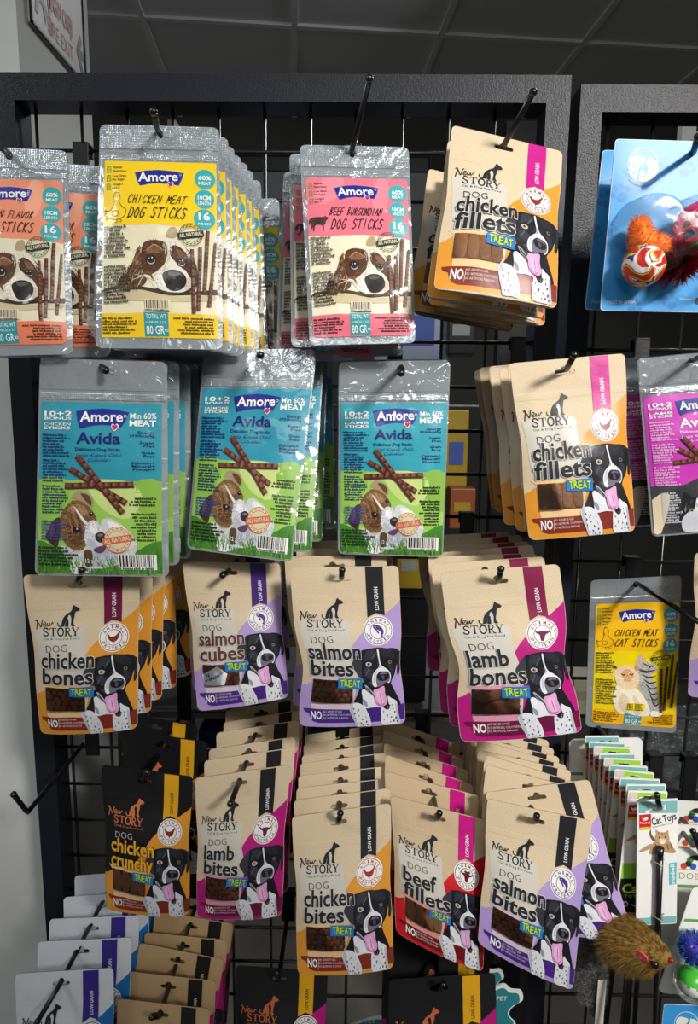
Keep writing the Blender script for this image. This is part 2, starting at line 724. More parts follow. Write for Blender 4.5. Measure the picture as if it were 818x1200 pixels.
def mesh_from(name, P, F, ink=None, N=None, UV=None, smooth=True):
    me = bpy.data.meshes.new(name)
    me.from_pydata(P.tolist(), [], F)
    if ink is not None:
        a = me.attributes.new('ink', 'FLOAT_COLOR', 'FACE')
        a.data.foreach_set('color', np.asarray(ink, np.float32).ravel())
    if UV is not None:
        l = me.uv_layers.new(name='UVMap')
        idx = np.empty(len(me.loops), np.int32)
        me.loops.foreach_get('vertex_index', idx)
        l.data.foreach_set('uv', UV[idx].astype(np.float32).ravel())
    if smooth:
        me.polygons.foreach_set('use_smooth', [True] * len(me.polygons))
    if N is not None:
        me.normals_split_custom_set_from_vertices(N.tolist())
    return me


EPS = 0.00012


def print_mesh(name, flat, form, origin, lift=0.0):
    V, F, L = flat
    x, y, z = V[:, 0], V[:, 1], V[:, 2]
    P = form.front(x, y, z * EPS + lift) - origin
    return mesh_from(name, P, F, L, form.normals(x, y), np.stack([x, y], 1))


def pouch_mesh(name, flat, form, origin):
    """front and back sheet joined along the outline and the hang hole"""
    V, F, L = flat
    x, y = V[:, 0], V[:, 1]
    A = form.front(x, y, np.zeros(len(x))) - origin
    B = form.back(x, y) - origin
    n = len(V)
    edges = {}
    for f in F:
        for a, b in zip(f, f[1:] + f[:1]):
            edges[(a, b)] = 1
    rimf = []
    for (a, b) in edges:
        if (b, a) not in edges:
            rimf.append([b, a, a + n, b + n])
    FF = list(F) + [[i + n for i in f[::-1]] for f in F] + rimf
    ink = np.concatenate([L, L, np.repeat(L[:1], len(rimf), 0)])
    Nn = form.normals(x, y)
    N = np.concatenate([Nn, -Nn])
    UV = np.concatenate([np.stack([x, y], 1)] * 2)
    return mesh_from(name, np.concatenate([A, B]), FF, ink, N, UV)


def rounded(W, H, r, rb=None, n=6, m=0.0):
    rb = rb or r
    pts = []
    for cx, cy, a0, rr in ((W - m - r, m + r, -90, r), (W - m - rb, H - m - rb, 0, rb), (m + rb, H - m - rb, 90, rb), (m + r, m + r, 180, r)):
        for k in range(n + 1):
            a = math.radians(a0 + 90 * k / n)
            pts.append((cx + rr * math.cos(a), cy + rr * math.sin(a)))
    return pts


def outline_flat(W, H, r, hole, col, nu, nv, rb=None):
    o = rounded(W, H, r, rb)
    V = [Vector((p[0], p[1], 0)) for p in o]
    Hh = [Vector((p[0], p[1], 0)) for p in hole]
    tris = tessellate_polygon([V, Hh])
    P = np.array(o + list(hole))
    # weld the boundary by construction: one item, shared vertices
    return cut([(P, [tuple(t) for t in tris], col, 0)], W, H, nu, nv)


def slot(cx, cy, w, h, bump=0.0):
    """euro slot: a capsule with a round bump on top"""
    pts = []
    for k in range(7):
        a = math.radians(90 - 180 * k / 6)
        pts.append((cx + w / 2 - h / 2 + h / 2 * math.cos(a), cy + h / 2 * math.sin(a)))
    if bump:
        for k in range(7):
            a = math.radians(0 - 180 * k / 6)
            pts.append((cx + bump * math.cos(a), cy - h / 2 + bump * math.sin(a)))
    for k in range(7):
        a = math.radians(-90 - 180 * k / 6)
        pts.append((cx - w / 2 + h / 2 + h / 2 * math.cos(a), cy + h / 2 * math.sin(a)))
    return pts


def ring(cx, cy, r, n=14):
    return [(cx + r * math.cos(2 * PI * k / n), cy + r * math.sin(2 * PI * k / n)) for k in range(n)]
# ------------------------------------------------------------------ prints: kraft treat pouches
KW, KH = 102.0, 163.0
KQ = [(35, 80), (722, 30), (785, 1075), (155, 1130)]
INK = (38, 40, 46)
WHITE = (240, 238, 234)


def Z2(x, y):
    return ((70 + x / 9.089) * 5.1125, (90 + y / 9.0923) * 5.113)


def dog_art(A, z):
    def P(pts, col, dz, n=3):
        A.poly([Z2(*p) for p in pts], col, z + dz, n)

    def S(pts, w, col, dz, n=3):
        A.stroke([Z2(*p) for p in pts], w * 0.5625, col, z + dz, n, True)
    blk, blk2, gry, wht = (27, 28, 34), (50, 53, 62), (96, 99, 110), (226, 227, 232)
    # far ear, body
    P([(262, 200), (215, 250), (160, 320), (140, 385), (185, 450), (240, 520), (280, 500), (280, 300)], (58, 58, 66), 0)
    P([(250, 650), (222, 740), (195, 825), (240, 850), (300, 890), (420, 880), (520, 880), (575, 905), (600, 800), (640, 800), (665, 855), (702, 850), (680, 780), (640, 690), (598, 585), (560, 560), (300, 560)], blk, 0)
    P([(270, 675), (300, 655), (335, 680), (400, 735), (430, 800), (500, 862), (520, 880), (420, 872), (325, 890), (295, 850), (285, 760)], wht, 1)
    P([(285, 770), (330, 800), (345, 860), (310, 850)], (150, 152, 162), 2)
    P([(560, 745), (605, 775), (650, 805), (662, 860), (600, 900), (575, 850)], wht, 1)
    P([(520, 862), (545, 850), (585, 850), (592, 885), (570, 902), (540, 890)], blk, 2)
    # paws
    P([(158, 850), (200, 825), (262, 830), (312, 872), (350, 940), (386, 1035), (386, 1125), (330, 1120), (252, 1135), (215, 1060), (172, 960), (150, 890)], wht, 4)
    P([(495, 870), (540, 905), (580, 900), (600, 780), (650, 805), (665, 862), (680, 960), (700, 1080), (640, 1092), (520, 1098), (497, 1000)], wht, 4)
    P([(158, 850), (185, 840), (200, 930), (235, 1040), (252, 1130), (215, 1060), (172, 960)], (190, 192, 202), 5)
    P([(640, 830), (665, 870), (698, 1070), (672, 1085), (655, 950)], (186, 188, 198), 5)
    r = random.Random(3)
    for cx, cy, w, h in ((200, 900, 14, 26), (255, 915, 12, 24), (215, 960, 18, 30), (262, 985, 12, 22), (225, 1020, 12, 28), (300, 1030, 14, 30), (290, 1080, 16, 26), (345, 1060, 16, 30), (255, 1085, 12, 20), (360, 1100, 14, 24), (310, 1105, 12, 20), (330, 990, 8, 18), (240, 935, 8, 16),
                         (520, 930, 12, 24), (560, 985, 18, 40), (620, 900, 14, 26), (640, 940, 16, 34), (605, 1000, 12, 26), (655, 1010, 18, 36), (635, 1050, 20, 30), (670, 1055, 16, 28), (530, 1030, 10, 22), (600, 1060, 12, 22), (610, 850, 10, 20)):
        A.disc(Z2(cx, cy), w * 0.28, (70, 72, 84), z + 6, h * 0.29, r.uniform(-0.5, 0.3), 8)
    for x in (285, 320, 352):
        S([(x, 1090), (x + 6, 1125)], 7, (120, 122, 132), 6, 0)
    # head
    P([(258, 205), (292, 188), (370, 172), (450, 164), (540, 174), (592, 172), (650, 185), (692, 215), (728, 236), (728, 312), (718, 400), (706, 468), (690, 502), (678, 462), (681, 400), (675, 368), (662, 425), (645, 490), (612, 545), (598, 590), (560, 625), (500, 640), (430, 655), (395, 645), (330, 610), (288, 562), (268, 500), (262, 400), (259, 300)], blk, 3)
    # lights on the coat
    P([(300, 215), (372, 190), (410, 215), (385, 280), (330, 300), (290, 330)], blk2, 4)
    P([(470, 185), (560, 185), (620, 215), (640, 290), (610, 300), (540, 280), (490, 250)], (40, 42, 50), 4)
    S([(412, 225), (390, 270), (365, 310)], 14, gry, 5)
    S([(680, 235), (700, 290), (695, 380), (690, 470)], 18, blk2, 4)
    P([(300, 400), (350, 400), (400, 440), (385, 520), (330, 510), (290, 450)], (52, 55, 64), 4)
    S([(300, 500), (330, 440), (345, 400)], 10, gry, 5)
    P([(560, 370), (610, 370), (640, 420), (615, 480), (595, 430)], (48, 50, 60), 4)
    P([(340, 570), (420, 620), (500, 605), (480, 580), (395, 560)], (70, 70, 80), 5)
    A.fur([(262, 210), (450, 168), (690, 220), (640, 480), (560, 600), (330, 600), (270, 480)], 150, 17, 2.2, ((58, 61, 72), (44, 46, 54), (14, 14, 18), (84, 88, 100)), 1.2, z + 5, 0.5, 3, Z2(500, 330), Z2)
    A.fur([(160, 850), (300, 870), (380, 1040), (370, 1120), (250, 1130), (180, 980)], 60, 14, 1.8, ((186, 188, 200), (160, 162, 176)), 1.3, z + 6, 0.3, 4, None, Z2)
    A.fur([(500, 900), (600, 800), (660, 860), (695, 1080), (520, 1090)], 60, 14, 1.8, ((186, 188, 200), (160, 162, 176)), 1.5, z + 6, 0.3, 5, None, Z2)
    # blaze and muzzle
    P([(427, 186), (445, 188), (462, 280), (490, 368), (545, 408), (588, 450), (602, 505), (590, 562), (565, 575), (545, 470), (470, 440), (430, 510), (435, 570), (448, 605), (418, 622), (392, 592), (383, 525), (400, 460), (440, 410), (475, 385), (455, 320), (436, 240)], wht, 6)
    P([(440, 260), (452, 300), (470, 380), (450, 400), (462, 360)], (190, 192, 200), 7)
    P([(405, 470), (432, 430), (445, 440), (425, 500), (415, 560), (398, 560)], (196, 197, 206), 7)
    P([(430, 500), (450, 460), (510, 440), (572, 452), (592, 500), (580, 560), (520, 580), (500, 610), (450, 612), (432, 570)], (110, 110, 120), 7)
    # nose
    P([(440, 500), (452, 462), (495, 440), (550, 448), (582, 480), (578, 520), (545, 545), (500, 552), (460, 540)], (32, 29, 36), 8)
    P([(470, 465), (500, 450), (548, 458), (560, 478), (520, 470), (490, 478)], (112, 100, 124), 9)
    A.disc(Z2(480, 510), 8, (8, 8, 10), z + 9)
    A.disc(Z2(545, 512), 8, (8, 8, 10), z + 9)
    P([(495, 490), (520, 485), (525, 530), (500, 530)], (84, 78, 92), 9)
    # mouth and tongue
    P([(415, 640), (450, 622), (505, 600), (560, 605), (552, 640), (510, 660), (440, 668)], (18, 15, 18), 8)
    P([(300, 602), (325, 605), (370, 655), (412, 700), (405, 722), (345, 680)], (170, 172, 180), 8)
    P([(318, 618), (350, 650), (400, 705), (380, 705), (330, 650)], (60, 60, 68), 9)
    P([(402, 658), (450, 640), (520, 612), (530, 700), (555, 785), (548, 835), (510, 858), (455, 842), (425, 792), (410, 722)], (222, 160, 205), 9)
    P([(430, 690), (480, 670), (500, 740), (520, 810), (490, 840), (455, 800)], (236, 184, 222), 10)
    S([(468, 680), (480, 740), (500, 820)], 9, (176, 104, 160), 11)
    P([(440, 800), (480, 825), (530, 820), (508, 856), (460, 842)], (206, 120, 180), 10)
    # eyes
    P([(305, 345), (335, 330), (372, 345), (368, 372), (338, 385), (312, 372)], (196, 196, 196), 8)
    A.disc(Z2(340, 356), 12, (176, 140, 92), z + 9)
    A.disc(Z2(338, 354), 6.5, (14, 12, 12), z + 10)
    A.disc(Z2(345, 347), 2.2, WHITE, z + 11, n=6)
    P([(566, 325), (590, 316), (610, 330), (603, 352), (578, 354)], (110, 108, 108), 8)
    A.disc(Z2(590, 334), 9, (150, 116, 74), z + 9)
    A.disc(Z2(590, 333), 5.5, (12, 10, 12), z + 10)


def pet_logo(A, z, col, inner, ox=0.0, oy=0.0):
    """sitting dog with the cat left open in its chest, and the name"""
    def P(pts, c, dz, n=3):
        A.poly([(x + ox, y + oy) for x, y in pts], c, z + dz, n)
    P([(338, 262), (346, 256), (352, 264), (364, 268), (379, 279), (376, 291), (358, 296), (352, 306), (350, 330), (346, 350), (348, 372), (358, 383), (340, 386), (330, 372), (333, 345), (322, 330), (305, 352), (296, 372), (290, 388), (274, 388), (276, 360), (284, 335), (304, 312), (326, 296), (333, 280)], col, 0, 3)
    P([(312, 326), (320, 318), (329, 330), (332, 352), (328, 384), (300, 386), (298, 366), (308, 346)], inner, 1, 2)
    P([(305, 350), (314, 342), (318, 386), (296, 386)], col, 2, 2)
    A.stroke([(250 + ox, 368 + oy), (252 + ox, 382 + oy), (264 + ox, 390 + oy), (280 + ox, 386 + oy)], 6, col, z, 3)


def serif_word(A, p0, p1, h, col, z):
    """STORY in a high-contrast serif"""
    p0, p1 = np.array(p0, float), np.array(p1, float)
    d = (p1 - p0) / 5.2
    up = np.array([d[1], -d[0]]) / np.linalg.norm(d) * h

    def Q(k, x, y):
        return tuple(p0 + d * (k + x) + up * y)

    def st(k, pts, w, n=0, taper=False):
        A.stroke([Q(k, *p) for p in pts], w * h, col, z, n, taper)

    def bx(k, x0, y0, x1, y1):
        A.poly([Q(k, x0, y0), Q(k, x1, y0), Q(k, x1, y1), Q(k, x0, y1)], col, z)
    # S
    st(0, [(0.78, 0.80), (0.62, 0.95), (0.34, 0.95), (0.18, 0.76), (0.34, 0.58), (0.62, 0.44), (0.80, 0.24), (0.62, 0.04), (0.32, 0.04), (0.12, 0.20)], 0.15, 4)
    bx(0, 0.74, 0.72, 0.81, 1.0)
    bx(0, 0.10, 0.0, 0.17, 0.28)
    # T
    bx(1, 0.40, 0.02, 0.60, 0.98)
    bx(1, 0.02, 0.92, 0.98, 1.0)
    bx(1, 0.02, 0.72, 0.09, 0.96)
    bx(1, 0.91, 0.72, 0.98, 0.96)
    bx(1, 0.25, 0.0, 0.75, 0.06)
    # O
    for sx in (-1, 1):
        A.stroke([Q(2, 0.56 + sx * x, y) for x, y in ((0.0, 0.98), (0.27, 0.86), (0.40, 0.5), (0.27, 0.14), (0.0, 0.02))], 0.17 * h, col, z, 4)
    # R
    bx(3, 0.20, 0.02, 0.40, 0.98)
    bx(3, 0.06, 0.94, 0.60, 1.0)
    bx(3, 0.06, 0.0, 0.54, 0.06)
    st(3, [(0.40, 0.97), (0.68, 0.95), (0.82, 0.75), (0.68, 0.53), (0.40, 0.50)], 0.12, 4)
    st(3, [(0.55, 0.50), (0.72, 0.25), (0.84, 0.05), (1.02, 0.04)], 0.15, 3)
    # Y
    st(4, [(0.20, 0.97), (0.42, 0.68), (0.58, 0.42)], 0.18)
    st(4, [(0.98, 0.97), (0.78, 0.70), (0.60, 0.42)], 0.08)
    bx(4, 0.48, 0.02, 0.68, 0.46)
    bx(4, 0.04, 0.94, 0.44, 1.0)
    bx(4, 0.76, 0.94, 1.12, 1.0)
    bx(4, 0.34, 0.0, 0.82, 0.06)


def script_new(A, z, col):
    def S(pts, w=5.5):
        A.stroke(pts, w, col, z, 4)
    S([(112, 364), (118, 356), (122, 372), (118, 398), (116, 418)], 6)
    S([(121, 362), (134, 384), (143, 400), (149, 384), (152, 360), (158, 356)], 6)
    S([(158, 390), (172, 380), (174, 370), (164, 370), (160, 384), (164, 396), (178, 390), (184, 376)], 5)
    S([(184, 372), (186, 390), (193, 388), (199, 372), (201, 388), (208, 384), (216, 368), (222, 374)], 5)


def animal_icon(A, kind, c, col, z):
    x, y = c

    def P(pts, n=2, dz=0, cc=None):
        A.poly([(x + a, y + b) for a, b in pts], cc or col, z + dz, n)
    if kind == 'chicken':
        P([(-38, -22), (-30, -18), (-24, -8), (-6, -6), (10, -12), (22, -26), (30, -32), (34, -22), (30, -10), (28, 6), (16, 22), (4, 28), (4, 38), (-2, 38), (-4, 28), (-22, 20), (-34, 2), (-40, -12)])
        P([(26, -34), (30, -42), (34, -34), (40, -36), (36, -26)], 1)
    elif kind == 'fish':
        P([(-30, -34), (-6, -36), (20, -22), (34, 4), (28, 30), (36, 44), (14, 38), (20, 26), (14, 6), (-4, -6), (-22, -8), (-34, -22)], 3)
        P([(-20, -12), (0, 2), (6, 18), (-8, 10)], 2)
        A.disc((x - 20, y - 24), 4, WHITE, z + 1, n=8)
    else:                                   # head of a bull or a ram
        P([(-44, -26), (-30, -14), (-12, -18), (12, -18), (30, -14), (44, -26), (40, -8), (24, 0), (16, 8), (12, 30), (6, 40), (-6, 40), (-12, 30), (-16, 8), (-24, 0), (-40, -8)], 2)
        if kind == 'cow':
            P([(-20, -20), (-14, -36), (0, -30), (18, -38), (22, -20)], 2)


def story_art(p):
    A = Art(KW, KH, KQ)
    acc, band, rib = p['accent'], p['band'], p['ribbon']
    W, H = KW, KH
    tx = p.get('ink', INK)

    def V(y, left=False):
        return A.T((150 if left else 740, y))[1]
    # coloured lower half
    crv = [A.T(q) for q in sm([(745, 250), (660, 328), (600, 375), (540, 430), (480, 492), (440, 556), (400, 640), (330, 740), (240, 790), (180, 812), (140, 850)], 3, False)]
    crv[0] = (W, crv[0][1])
    crv[-1] = (0, crv[-1][1])
    m = 0.4
    low = [(m + 5 - 5 * math.cos(math.radians(a)), H - m - 5 + 5 * math.sin(math.radians(a))) for a in range(0, 91, 18)]
    low += [(W - m - 5 + 5 * math.sin(math.radians(a)), H - m - 5 + 5 * math.cos(math.radians(a))) for a in range(0, 91, 18)]
    A.mm(crv + low, acc, 1)
    # unprinted film panel
    if p.get('film'):
        A.poly(sm([(95, 416), (250, 397), (408, 392), (424, 470), (440, 560), (470, 650), (478, 780)], 2, False) + [(465, 945), (207, 952)] + sm([(192, 830), (150, 700), (122, 560)], 2, False), p['film'], 2)
    lt = mixc(acc, (240, 225, 205), 0.62)
    A.poly([(205, 930), (452, 915), (458, 975), (216, 992)], lt, 3)
    A.poly([(150, 770), (480, 752), (462, 800), (196, 806)], lt, 3)
    # window opening with its dark inside
    A.poly([(190, 790), (452, 776), (452, 932), (206, 945)], p.get('inside', (74, 44, 30)), 4)
    # band
    A.poly([(165, 1000), (230, 990), (445, 966), (600, 952), (790, 936), (800, 1040), (640, 1055), (400, 1078), (262, 1090), (232, 1082), (212, 1052), (204, 1030), (175, 1022)], band, 2)
    A.text('NO', (220, 1064), (284, 1058), 54, WHITE, 5, 0.045)
    A.stroke([(289, 1000), (291, 1068)], 3, mixc(band, WHITE, 0.7), 5)
    A.text('NO ADDED SUGAR', (292, 1011), (402, 1000), 13, mixc(band, WHITE, 0.85), 5, 0.01, res=1)
    A.text('NO ARTIFICIAL COLOURING', (292, 1034), (455, 1019), 13, mixc(band, WHITE, 0.85), 5, 0.01, res=1)
    A.text('NO ARTIFICIAL FLAVORS', (292, 1057), (442, 1044), 13, mixc(band, WHITE, 0.85), 5, 0.01, res=1)
    # ribbon
    x0, x1 = 70.6, 87.0
    yb = A.T((595, 352))[1]
    A.mm([(x0, 0.4), (x1, 0.4), (x1 - 0.3, yb + 0.5), ((x0 + x1) / 2 - 0.4, yb - 2.2), (x0 - 0.2, yb + 2.2)], rib, 4)
    A.text('LOW GRAIN', (604, 318), (592, 172), 24, p.get('ribink', WHITE), 6, 0.02)
    # seal
    c = (602, 448)
    A.disc(c, 93, WHITE, 5, n=36)
    A.disc(c, 86, p.get('seal', band), 6, n=36)
    A.disc(c, 82, WHITE, 7, n=36)
    A.disc(c, 51, p.get('seal', band), 8, n=30)
    A.disc(c, 47.5, WHITE, 9, n=30)
    se = p.get('seal', band)
    A.arc_text('ANIMAL', c, 58, math.radians(-150), math.radians(-30), 19, se, 9, 0.02)
    A.arc_text('PROTEIN', c, 77, math.radians(150), math.radians(30), 19, se, 9, 0.02, True)
    A.disc((532, 470), 4, se, 9, n=6)
    A.disc((672, 432), 4, se, 9, n=6)
    animal_icon(A, p['icon'], c, p.get('iconcol', se), 10)
    # picture
    dog_art(A, 5)
    # names
    pet_logo(A, 4, p.get('logo', tx), p.get('film') or p['bg'])
    script_new(A, 4, p.get('logo', tx))
    serif_word(A, (156, 455), (392, 440), 50, p.get('logo', tx), 4)
    A.text('Cat & Dog Pet Food', (160, 480), (390, 462), 13, p.get('logo', tx), 4, res=1)
    A.text('DOG', (182, 557), (322, 538), 44, p.get('dogink', mixc(tx, (140, 140, 140), 0.3)), 6, -0.012)
    l1, l2 = p['words']
    out = p.get('outline', (226, 222, 212))
    big = p.get('big', tx)
    w1, w2 = p.get('ends', (500, 500))
    A.text(l1, (160, 655), (w1, 655 - (w1 - 160) * 0.085), 99, big, 14, 0.042, 0.0, 2, out, 0.022)
    A.text(l2, (176, 764), (w2, 764 - (w2 - 176) * 0.09), 99, big, 14, 0.042, 0.0, 2, out, 0.022)
    A.poly([(354, 764), (508, 754), (512, 828), (358, 829)], (22, 122, 206), 15)
    for k, ch in enumerate('TREAT'):
        xx = 372 + k * 26.5
        b = 818 - (k % 2) * 5
        A.text(ch, (xx, b), (xx + 22, b - 2), 46, (186, 214, 48), 17, 0.045, 0, 1, (20, 50, 40), 0.05)
    return A


ORANGE, DRED = (222, 150, 50), (132, 46, 34)
PURP, DPURP = (176, 150, 208), (72, 38, 128)
MAG, DMAG = (182, 28, 122), (108, 22, 62)
KRAFT = (216, 195, 163)
FILMG = (206, 200, 188)
PROD = {
    'chicken fillets': dict(bg=KRAFT, accent=ORANGE, band=DRED, ribbon=(196, 24, 136), words=('chicken', 'fillets'), icon='chicken', film=FILMG, treats='strip', inside=(120, 82, 52)),
    'chicken bones': dict(bg=KRAFT, accent=ORANGE, band=DRED, ribbon=(112, 20, 66), words=('chicken', 'bones'), icon='chicken', film=FILMG, treats='bites'),
    'salmon cubes': dict(bg=KRAFT, accent=PURP, band=DPURP, ribbon=(70, 34, 120), words=('salmon', 'cubes'), icon='fish', film=FILMG, treats='sachet', big=(96, 58, 48), ends=(490, 490), seal=(84, 48, 130)),
    'salmon bites': dict(bg=KRAFT, accent=PURP, band=DPURP, ribbon=(36, 37, 42), words=('salmon', 'bites'), icon='fish', film=FILMG, treats='bites', ends=(495, 450), seal=(84, 48, 130)),
    'lamb bones': dict(bg=KRAFT, accent=MAG, band=DMAG, ribbon=(128, 24, 70), words=('lamb', 'bones'), icon='bull', film=FILMG, treats='bone', ends=(400, 500)),
    'chicken crunchy': dict(bg=(24, 24, 27), accent=ORANGE, band=DRED, ribbon=(222, 164, 30), words=('chicken', 'crunchy'), icon='chicken', film=None, treats='strip', ink=(30, 28, 28), big=(236, 174, 48), outline=(40, 32, 24), logo=(206, 122, 74), dogink=(190, 190, 190), ribink=(30, 26, 20)),
    'lamb bites': dict(bg=KRAFT, accent=MAG, band=DMAG, ribbon=(34, 34, 38), words=('lamb', 'bites'), icon='bull', film=FILMG, treats='bites', ends=(390, 430)),
    'chicken bites': dict(bg=KRAFT, accent=ORANGE, band=DRED, ribbon=(36, 38, 44), words=('chicken', 'bites'), icon='chicken', film=FILMG, treats='bites', ends=(505, 440), seal=(176, 48, 36)),
    'beef fillets': dict(bg=(205, 180, 146), accent=(204, 26, 34), band=(110, 20, 24), ribbon=(196, 24, 128), words=('beef', 'fillets'), icon='cow', film=FILMG, treats='strip', ends=(390, 500), seal=(90, 26, 40), inside=(96, 54, 36)),
    'white pouch': dict(bg=(226, 230, 236), accent=(36, 116, 190), band=(40, 40, 120), ribbon=(62, 44, 142), words=('lamb', 'bites'), icon='bull', film=None, treats='bites', ends=(390, 430), seal=(30, 90, 60)),
    'brown pouch': dict(bg=(198, 166, 122), accent=MAG, band=DMAG, ribbon=(36, 34, 36), words=('lamb', 'bites'), icon='bull', film=None, treats='bites', ends=(390, 430)),
    'black pouch': dict(bg=(30, 30, 33), accent=MAG, band=DMAG, ribbon=(222, 164, 30), words=('lamb', 'crunchy'), icon='bull', film=None, treats='strip', big=(236, 174, 48), outline=(40, 32, 24), ends=(390, 500), logo=(190, 104, 66), dogink=(190, 190, 190), ribink=(30, 26, 20)),
}


# ------------------------------------------------------------------ prints: meat stick labels
AQ = [(70, 62), (770, 45), (760, 1152), (55, 1150)]
NAVY = (30, 40, 138)


def badge(A, pts, col, z, rim):
    cx = sum(p[0] for p in pts) / len(pts)
    cy = sum(p[1] for p in pts) / len(pts)
    A.poly(pts, rim, z)
    A.poly([(cx + (x - cx) * 0.965, cy + (y - cy) * 0.93) for x, y in pts], col, z + 1)


def heart(A, c, r, col, z, rim=WHITE):
    def H(k):
        return [(c[0] + k * a, c[1] + k * b) for a, b in ((0, 1.0), (-0.8, 0.15), (-0.98, -0.35), (-0.75, -0.85), (-0.3, -0.85), (0, -0.45), (0.3, -0.85), (0.75, -0.85), (0.98, -0.35), (0.8, 0.15))]
    A.poly(H(r * 1.3), rim, z, 2)
    A.poly(H(r), col, z + 1, 2)


def stamp(A, c, r, col, bg, z, ang, fill=True):
    if fill:
        A.disc(c, r, bg, z, n=26)
    for rr, ww in ((0.98, 0.05), (0.70, 0.04)):
        A.stroke([(c[0] + r * rr * math.cos(2 * PI * k / 26), c[1] + r * rr * math.sin(2 * PI * k / 26)) for k in range(27)], r * ww, col, z + 1)
    for k in range(16):
        a = 2 * PI * k / 16
        if abs(math.sin(a - ang)) > 0.35:
            q = (c[0] + r * 0.84 * math.cos(a), c[1] + r * 0.84 * math.sin(a))
            A.disc(q, r * 0.10, col, z + 1, r * 0.05, a + PI / 2, 6)
    d = np.array([math.cos(ang), math.sin(ang)])
    u = np.array([d[1], -d[0]])
    C = np.array(c)
    A.poly([tuple(C + d * r * a + u * r * b) for a, b in ((-1.12, -0.26), (1.12, -0.26), (1.12, 0.26), (-1.12, 0.26))], col, z + 2)
    A.text('ALL NATURAL', tuple(C - d * r * 0.98 - u * r * 0.15), tuple(C + d * r * 0.98 - u * r * 0.15), r * 0.31, bg, z + 3, 0.03)


def stick(A, p0, p1, w, z, col=(112, 66, 44), n=9):
    P0, P1 = np.array(p0, float), np.array(p1, float)
    d = P1 - P0
    L = np.linalg.norm(d)
    d = d / L
    o = np.array([-d[1], d[0]])
    A.poly([tuple(P0 + o * w / 2), tuple(P1 + o * w / 2), tuple(P1 - o * w / 2), tuple(P0 - o * w / 2)], col, z)
    A.poly([tuple(P0 + o * w / 2), tuple(P1 + o * w / 2), tuple(P1 + o * w / 5), tuple(P0 + o * w / 5)], mixc(col, (40, 20, 14), 0.5), z + 1)
    for k in range(1, n):
        q = P0 + d * L * k / n
        A.poly([tuple(q + o * w / 2), tuple(q + o * w / 2 + d * w * 0.22), tuple(q - o * w / 2 + d * w * 0.30), tuple(q - o * w / 2)], mixc(col, (34, 16, 12), 0.7), z + 1)
        A.poly([tuple(q + d * w * 0.4 + o * w * 0.1), tuple(q + d * w * 0.9 + o * w * 0.1), tuple(q + d * w * 0.8 - o * w * 0.35), tuple(q + d * w * 0.45 - o * w * 0.35)], mixc(col, (200, 150, 110), 0.35), z + 2)


HAND = {'A': ([(0, 0), (0.45, 1), (0.8, 0)], [(0.2, 0.4), (0.75, 0.42)]), 'B': ([(0.1, 0), (0.15, 1), (0.7, 0.85), (0.2, 0.52), (0.75, 0.3), (0.1, 0)],), 'C': ([(0.8, 0.85), (0.4, 1), (0.05, 0.45), (0.35, 0), (0.8, 0.18)],),
        'D': ([(0.12, 0), (0.15, 1), (0.75, 0.75), (0.7, 0.2), (0.0, 0.0)],), 'E': ([(0.75, 1), (0.15, 0.95), (0.1, 0.02), (0.75, 0.05)], [(0.12, 0.5), (0.62, 0.54)]), 'F': ([(0.8, 1), (0.15, 0.95), (0.1, -0.05)], [(0.12, 0.5), (0.62, 0.54)]),
        'G': ([(0.8, 0.88), (0.4, 1), (0.05, 0.45), (0.35, 0), (0.78, 0.25), (0.75, 0.48), (0.45, 0.44)],), 'H': ([(0.1, 1), (0.1, 0)], [(0.75, 1), (0.7, 0)], [(0.05, 0.45), (0.8, 0.55)]), 'I': ([(0.4, 1), (0.35, 0)],),
        'K': ([(0.1, 1), (0.1, 0)], [(0.75, 1), (0.12, 0.45), (0.8, -0.02)]), 'L': ([(0.1, 1), (0.08, 0.03), (0.7, 0.05)],), 'M': ([(0, 0), (0.2, 1), (0.45, 0.3), (0.75, 1), (0.9, 0)],), 'N': ([(0.05, 0), (0.15, 1), (0.7, 0.02), (0.78, 1)],),
        'O': ([(0.4, 1), (0.05, 0.5), (0.4, 0), (0.8, 0.5), (0.4, 1)],), 'R': ([(0.1, 0), (0.15, 1), (0.7, 0.8), (0.2, 0.48), (0.85, -0.02)],), 'S': ([(0.75, 0.88), (0.35, 1), (0.15, 0.7), (0.7, 0.35), (0.4, 0), (0.02, 0.12)],),
        'T': ([(0.0, 0.93), (0.9, 1.0)], [(0.42, 0.98), (0.36, 0)]), 'U': ([(0.1, 1), (0.1, 0.15), (0.45, 0), (0.72, 0.2), (0.78, 1)],), 'V': ([(0.0, 1), (0.38, 0), (0.85, 1)],)}


def hand(A, t, p0, p1, h, w, col, z):
    """brush handwriting"""
    p0, p1 = np.array(p0, float), np.array(p1, float)
    d = (p1 - p0) / len(t)
    up = np.array([d[1], -d[0]]) / np.linalg.norm(d) * h
    sl = d / np.linalg.norm(d) * h * 0.30
    for k, ch in enumerate(t):
        for s in HAND.get(ch, ()):
            pts = [tuple(p0 + d * (k + 0.04 + 0.92 * x) + (up + sl) * y) for x, y in s]
            A.stroke(pts, w, col, z, 3 if len(pts) > 2 else 0)


def hen_outline(A, z, col):
    for pts in ([(150, 268), (168, 272), (178, 300), (172, 330), (195, 362), (215, 375), (212, 410), (180, 438), (140, 440), (108, 430), (88, 440), (95, 420), (78, 410), (92, 398), (80, 380), (104, 388), (128, 372), (140, 340), (138, 310), (140, 285), (150, 268)],
                [(128, 392), (150, 384), (172, 396), (160, 418), (132, 416), (128, 392)], [(155, 440), (162, 458), (150, 460)], [(180, 438), (190, 452), (178, 456)], [(142, 276), (150, 262), (158, 272)], [(148, 312), (142, 326), (152, 330)]):
        A.stroke(pts, 4, col, z, 3)


